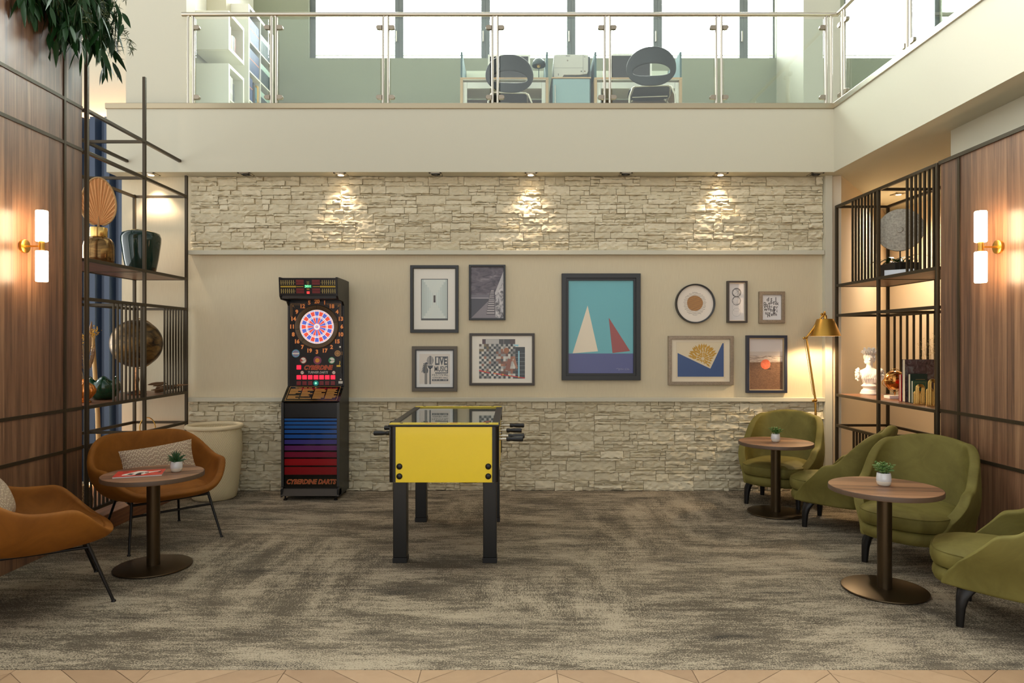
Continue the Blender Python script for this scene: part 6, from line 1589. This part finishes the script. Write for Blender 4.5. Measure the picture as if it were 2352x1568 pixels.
# ---------------- gallery balustrade ----------------
def balustrade():
    t = thing('glass_balustrade', 'glass balustrade with steel posts and handrail along the gallery edge', 'balustrade', (0, 6.76, 3.852))
    z0 = 0.0; S = M['steel']
    MB().tube([(-3.275, 0, 0.893), (3.215, 0, 0.893)], 0.021, 16).build('handrail', S, t, smooth=60)
    MB().tube([(3.215, 0, 0.893), (3.215, -7.5, 0.893)], 0.021, 16).build('handrail', S, t, smooth=60)
    MB().ball((3.215, 0, 0.893), 0.0212, 16, 10).build('handrail_elbow', S, t, smooth=180)
    xs = [-3.19, -2.368, -1.26, -0.176, 0.934, 2.04, 3.126]
    def post(x, y, side, along='x'):
        o = MB()
        for s in (-1, 1):
            dx, dy = (s*0.026, 0) if along == 'x' else (0, s*0.026)
            o.tube([(x+dx, y+dy, z0), (x+dx, y+dy, 0.86), (x+dx*0.5, y+dy*0.5, 0.885)], 0.0125, 10)
        p = o.build('post', S, t, smooth=60)
        for z in (0.072, 0.762):
            for s in side:
                c = MB(); a = 0.018 if along == 'x' else 0.018
                T = Matrix.Translation((x, y, z)) if along == 'x' else Matrix.Translation((x, y, z)) @ Matrix.Rotation(PI/2, 4, 'Z')
                q0, q1 = s*0.036, s*0.072
                pts = [(min(q0, q1), -0.021), (max(q0, q1), -0.021), (max(q0, q1), 0.021), (min(q0, q1), 0.021)]
                arc = [(s*(0.072+0.021*math.cos(u)), 0.021*math.sin(u)) for u in [-PI/2+PI*i/8 for i in range(9)]]
                c.prism([(q0, -0.021)]+arc+[(q0, 0.021)], -0.018, 0.018, T)
                c.build('clamp', mat('satin_clamp', (150, 138, 120), 0.35, 0.9) if 'clampmat' not in M else M['clampmat'], p, bevel=0.002)
        return p
    M['clampmat'] = mat('satin_clamp', (150, 138, 120), 0.35, 0.9)
    for k, x in enumerate(xs): post(x, 0, (1,) if k == 0 else (-1,) if k == 6 else (-1, 1))
    for k in range(6): MB().box(xs[k]+0.052, xs[k+1]-0.052, -0.006, 0.006, 0.012, 0.845).build('glass_panel', M['glass'], t)
    ys = [-0.12, -1.22, -2.32, -3.42, -4.5]
    for y in ys: post(3.215, y, (-1, 1), 'y')
    for a, b in zip(ys, ys[1:]): MB().box(3.209, 3.221, b+0.052, a-0.052, 0.012, 0.845).build('glass_panel', M['glass'], t)
balustrade()

# ---------------- white bookcases and books ----------------
FZ = 3.797
def bookcase():
    W = M['white_paint']; th = 0.02
    t = thing('bookcase', 'tall white cube bookcase of blue and green binders on gallery', 'bookcase', (-3.19, 7.744, FZ))
    x0, x1 = -0.19, 0.192; y1 = 0.80
    zs = [0.10, 0.469, 0.803, 1.145, 1.50]
    MB().box(x0, x1, 0, th*1.6, 0, 1.545).build('end_panel', W, t, bevel=0.002); MB().box(x0, x1, y1-th*1.6, y1, 0, 1.545).build('end_panel', W, t, bevel=0.002)
    MB().box(x0, x1, th*1.6, y1-th*1.6, 1.51, 1.545).build('top_panel', W, t, bevel=0.002)
    MB().box(x0, x1-0.003, 0.376-0.008, 0.376+0.008, 0, 1.51).build('divider', W, t)
    MB().box(x0, x0+0.008, th*1.6, y1-th*1.6, 0, 1.51).build('back_panel', W, t)
    for z in zs[:-1]: MB().box(x0+0.008, x1-0.002, th*1.6, y1-th*1.6, z-0.016, z).build('shelf', W, t)
    cubes = []
    for k, (z0, z1, nm) in enumerate(((0.793, 1.203, 'upper white open cube shelf in front of tall bookcase'), (0.0, 0.646, 'lower white cube cabinet standing on gallery floor'))):
        c = thing('cube_shelf', nm, 'shelf', (-3.19, 7.20, FZ), 0, 'white cube shelves')
        MB().box(x0, x1, 0, 0.035, z0, z1).build('end_panel', W, c, bevel=0.002); MB().box(x0, x1, 0.385, 0.42, z0, z1).build('end_panel', W, c, bevel=0.002)
        MB().box(x0, x1, 0.035, 0.385, z1-0.035, z1).build('top_panel', W, c); MB().box(x0, x1, 0.035, 0.385, z0, z0+0.035).build('bottom_panel', W, c)
        MB().box(x0, x0+0.01, 0.035, 0.385, z0+0.035, z1-0.035).build('back_panel', W, c)
        if k == 1: MB().box(x0+0.01, x1-0.002, 0.035, 0.385, 0.27, 0.285).build('shelf', W, c)
    def binder(name, label, group, c, h, th_, stripe, sc):
        b = MB(); b.mat(0).box(-0.15, 0.0, 0, th_, 0, h)
        b.mat(1).box(0.0, 0.0008, 0.001, th_-0.001, h*stripe[0], h*stripe[1])
        o = b.build(name, [mat('binder_%02x%02x%02x' % c, c, 0.5), flat(*sc)], bevel=0.0015); tag(o, label, 'book', group); return o
    def row(n, y, z, th_, c, h, stripe, sc, label, group, slope=0.0):
        first = None
        for k in range(n):
            if first is None: o = first = binder('book', label, group, c, h, th_*0.92, stripe, sc)
            else: o = first.copy(); COL.objects.link(o)
            o.location = (-3.19+x1-0.015, y+k*th_, FZ+z)
        return first
    ya, yb = 7.744+0.036, 7.744+0.388
    BL, ORG = (58, 78, 122), (216, 130, 84)
    for z, lab in ((1.145, 'top'), (0.803, 'middle')):
        row(8, ya, z, 0.041, BL, 0.27, (0.56, 0.60), ORG, 'blue binder with orange stripe on %s shelf of white bookcase' % lab, 'blue binders on the %s shelf' % lab)
        row(8, yb, z, 0.041, (44, 66, 72), 0.24, (0.72, 0.99), (176, 204, 190), 'dark teal binder with pale green top on %s shelf' % lab, 'teal binders on the %s shelf' % lab)
    row(3, ya, 0.469, 0.041, BL, 0.27, (0.56, 0.60), ORG, 'blue binder with orange stripe on lowest visible bookcase shelf', 'blue binders on the low shelf')
    row(1, ya+0.15, 0.469, 0.05, (46, 48, 46), 0.25, (0.2, 0.3), (70, 72, 70), 'black binder next to blue binders on lowest visible bookcase shelf', None)
    row(1, ya+0.21, 0.469, 0.045, (96, 140, 150), 0.22, (0.3, 0.4), (60, 100, 110), 'pale teal book beside the yellow binder, bookcase', None)
    row(1, ya+0.262, 0.469, 0.055, (196, 156, 62), 0.26, (0.2, 0.3), (170, 130, 50), 'mustard yellow binder on lowest visible bookcase shelf', None)
    row(8, yb, 0.469, 0.041, (44, 66, 72), 0.24, (0.72, 0.99), (176, 204, 190), 'dark teal binder with pale green top on lowest visible shelf', 'teal binders on the low shelf')
    for y, z, th_, c, h, lab in ((7.245, 0.829, 0.02, (150, 40, 46), 0.25, 'dark red book in upper white cube shelf'), (7.268, 0.829, 0.03, (220, 214, 200), 0.24, 'white book in upper white cube shelf'),
                             (7.30, 0.829, 0.022, (206, 150, 84), 0.16, 'tan book in upper white cube shelf'), (7.325, 0.829, 0.035, (190, 186, 130), 0.17, 'pale yellow patterned book in upper white cube shelf'), (7.363, 0.829, 0.03, (60, 70, 66), 0.175, 'dark slate book at far end of upper cube shelf'), (7.395, 0.829, 0.018, (150, 52, 44), 0.17, 'brick red paperback at far end of upper cube shelf'),
                             (7.25, 0.286, 0.05, (226, 222, 214), 0.255, 'thick white book in lower white cube cabinet'), (7.304, 0.286, 0.04, (206, 202, 196), 0.25, 'pale grey book in lower white cube cabinet'), (7.348, 0.286, 0.04, (56, 60, 58), 0.2, 'dark book in lower white cube cabinet')):
        o = row(1, y, z, th_, c, h, (0.3, 0.5), tuple(min(255, v+24) for v in c), lab, None)
bookcase()

# ---------------- study desks ----------------
M['teal'] = mat('pale_teal_laminate', (150, 176, 178), 0.45); M['teal_dark'] = mat('teal_felt', (84, 108, 110), 0.8); M['pale'] = mat('pale_mint_panel', (212, 216, 196), 0.5)
M['beech'] = mat('beech_edge', (196, 164, 126), 0.5); M['dark_wood'] = mat('plain_brown_board', (118, 98, 78), 0.6)  # one even brown for the modesty panels
def desk(label, xa, xb):
    t = thing('study_desk', label, 'desk', (xa, 7.85, FZ), 0, 'study desks on the gallery')
    w = xb-xa; d = 0.62
    for x in (0, w-0.032):
        MB().box(x, x+0.032, 0, d, 0, 0.745).build('side_panel', M['beech'], t, bevel=0.002)
        MB().box(x+0.004, x+0.026, 0.0, d, 0.746, 1.045).build('screen', M['teal_dark'], t, bevel=0.004)
        MB().box(x+(0.033 if x == 0 else -0.045), x+(0.033 if x == 0 else -0.045)+0.044, 0.02, 0.06, 0, 0.70).build('leg', M['white_paint'], t)
    MB().box(0.032, w-0.032, 0, d, 0.722, 0.747).build('desk_top', [M['white_paint']], t)
    MB().box(0.0, w, -0.004, 0.0, 0.728, 0.747).build('edge_band', M['beech'], t)
    MB().box(0.08, w-0.08, 0.02, 0.05, 0.63, 0.70).build('apron', M['white_paint'], t)
    b = MB(); b.mat(0).box(0.032, w-0.032, d-0.025, d, 0.748, 0.92); b.mat(1).box(0.032, w-0.032, d-0.025, d, 0.921, 1.06); b.build('back_screen', [M['teal'], M['pale']], t)
    MB().box(0.034, w-0.034, d-0.03, d-0.012, 0.0, 0.70).build('modesty_panel', M['dark_wood'], t)
    MB().box(0.10, w-0.10, d-0.07, d-0.045, 0.42, 0.50).build('cable_tray', mat('grey_cable_tray', (120, 124, 122), 0.5), t)
    return t
desk('left study desk on gallery with pale mint screens', -0.606, 0.41)
desk('right study desk on gallery, right of the printer cabinet', 0.936, 1.947)
def cabinet():
    t = thing('printer_cabinet', 'pale teal cabinet between the two study desks', 'cabinet', (0.45, 7.86, FZ))
    MB().box(0, 0.447, 0.02, 0.55, 0, 0.74).build('body', M['teal_dark'], t)
    d = MB().box(0.012, 0.435, 0.0, 0.019, 0.03, 0.735).build('door', M['teal'], t, bevel=0.002)
    MB().box(0.03, 0.042, -0.018, -0.006, 0.34, 0.66).build('handle', M['steel'], d, bevel=0.003)
    MB().box(-0.004, 0.451, -0.002, 0.55, 0.741, 0.757).build('top', M['beech'], t, bevel=0.002)
cabinet()
def printer():
    t = thing('printer', 'beige and dark grey laser printer on the teal cabinet', 'printer', (0.475, 7.92, FZ+0.7575))
    BG = mat('printer_beige', (206, 202, 190), 0.45); DK = mat('printer_dark_grey', (64, 72, 74), 0.45)
    w = 0.40; h = 0.285
    MB().box(0, w, 0.02, 0.40, 0, 0.075).build('paper_base', DK, t, bevel=0.006)
    b = MB(); b.prism([(0.0, 0.02), (0.10, 0.02), (0.12, 0.05), (0.30, 0.05), (0.385, 0.062), (0.40, 0.09), (0.40, h-0.02), (0.385, h), (0.015, h), (0.0, h-0.02)], 0.005, 0.38); b.build('housing', BG, t, bevel=0.004)
    MB().box(0.40, 0.425, 0.03, 0.38, 0.02, h-0.01).build('side_cover', DK, t, bevel=0.004)
    MB().box(0.03, w-0.03, 0.04, 0.32, h, h+0.016).build('lid', BG, t, bevel=0.004)
    p = MB(); p.mat(0).rect(0.14, 0.19, h-0.020, h-0.012, 0.0040); p.mat(0).rect(0.004, 0.34, 0.128, 0.131, 0.0042); p.mat(0).rect(0.338, 0.341, 0.06, h-0.004, 0.0042); p.mat(1).disc(0.16, 0.216, 0.011, 0.0040, 20); p.mat(2).face([(0.155, 0.213), (0.16, 0.207), (0.165, 0.213), (0.16, 0.225)], 0.0034)
    p.mat(0).disc(0.32, 0.09, 0.009, 0.0040, 16); p.mat(2).disc(0.36, 0.09, 0.009, 0.0040, 16); p.mat(0).rect(0.05, 0.058, 0.04, 0.065, 0.0040); p.mat(0).rect(0.35, 0.368, h-0.03, h-0.024, 0.0040)
    p.build('markings', [flat(110, 110, 104), flat(176, 170, 156), flat(140, 120, 100)], t)
printer()
def monitor(label, x, y, w, h):
    t = thing('monitor', label, 'monitor', (x, y, FZ+0.7475), 0, 'computer monitors on the study desks')
    MB().lathe([(0.0001, 0), (0.10, 0), (0.10, 0.008), (0.0001, 0.010)], 32).build('base', M['white_paint'], t)
    MB().box(-0.03, 0.03, 0.012, 0.03, 0.008, 0.12).build('stand', M['white_paint'], t)
    frame_ring(w, h, 0.022, 0.0, 0.03).build('bezel', M['white_paint'], t, loc=(0, 0.012, 0.03+h/2))
    MB().box(-w/2+0.02, w/2-0.02, -0.012, 0.010, 0.03+0.02, 0.03+h-0.02).build('screen', mat('dark_screen', (50, 48, 46), 0.25), t)
monitor('white framed monitor on left study desk, partly behind chair', -0.045, 8.12, 0.50, 0.34)
monitor('white framed monitor on right study desk, partly behind chair', 1.40, 8.12, 0.50, 0.35)
def desk_lamp():
    t = thing('desk_lamp', 'small dark green domed desk lamp beside the printer', 'lamp', (0.305, 8.05, FZ+0.7475))
    G = mat('dark_green_enamel', (46, 66, 66), 0.35)
    MB().lathe([(0.0001, 0), (0.06, 0), (0.06, 0.01), (0.0001, 0.014)], 28).build('base', G, t, smooth=40)
    MB().cyl((0, 0, 0.01), (0, 0, 0.215), 0.005, n=10).build('stem', G, t)
    MB().lathe([(0.078, 0.21), (0.08, 0.215), (0.078, 0.24), (0.062, 0.275), (0.035, 0.298), (0.0001, 0.304)], 36, cap=False).build('lamp_shade', G, t, smooth=60)
    MB().ball((0, 0, 0.215), 0.024, 16, 10).build('bulb', mat('brass_bulb', (210, 170, 96), 0.3, 0.6), t, smooth=180)
desk_lamp()
def study_chair(label, x, y, rz):
    t = thing('study_chair', label, 'chair', (x, y, FZ), rz, 'black shell chairs on the gallery')
    CH = mat('black_shell_plastic', (13, 17, 19), 0.4)
    n = 48; nr = 6
    def fn(i, j):
        q = 2*PI*i/n; v = j/(nr-1)
        ox, oz = superell(q, 0.265, 0.205, 2.4); hx, hz = superell(q, 0.195, 0.062, 2.2)
        if oz < 0: ox *= 1-0.22*(-oz/0.205)**1.3
        px = hx*(1-v)+ox*v; pz = (hz-0.035)*(1-v)+oz*v
        py = -0.20+1.6*px*px*0.9+0.12*(-pz)*0.5-0.02
        return (px, py, 0.615+pz)
    o = MB().grid(fn, n, nr, closeu=True).build('backrest', CH, t, smooth=180); sd = o.modifiers.new('solid', 'SOLIDIFY'); sd.thickness = 0.014; sd.offset = 0
    ss = o.modifiers.new('subdivision', 'SUBSURF'); ss.levels = 1; ss.render_levels = 1
    pad(lambda q: (superell(q, 0.235, 0.225, 3)[0], superell(q, 0.235, 0.225, 3)[1]+0.03), 0.405, 0.435, 0.006, 0.015, 40).build('seat', CH, t, smooth=180)
    for s in (-1, 1):
        MB().tube([(s*0.17, -0.17, 0.42), (s*0.20, -0.20, 0.40), (s*0.235, -0.235, 0.30), (s*0.25, -0.25, 0.0)], 0.010, 8).build('leg', M['steel'], t, smooth=60)
        MB().tube([(s*0.17, 0.17, 0.40), (s*0.22, 0.22, 0.37), (s*0.24, 0.25, 0.0)], 0.010, 8).build('leg', M['steel'], t, smooth=60)
        MB().tube([(s*0.19, -0.19, 0.40), (s*0.21, 0.0, 0.375), (s*0.20, 0.20, 0.385)], 0.008, 8).build('side_rail', M['steel'], t, smooth=60)
    MB().tube([(-0.18, -0.19, 0.418), (0.18, -0.19, 0.418)], 0.009, 8).build('cross_rail', M['steel'], t, smooth=60)
    MB().tube([(-0.19, 0.02, 0.380), (0.19, 0.02, 0.380)], 0.008, 8).build('cross_rail', M['steel'], t, smooth=60)
study_chair('black shell chair at the left study desk', -0.045, 7.62, 0.06)
study_chair('black shell chair at the right study desk', 1.49, 7.42, -0.1)
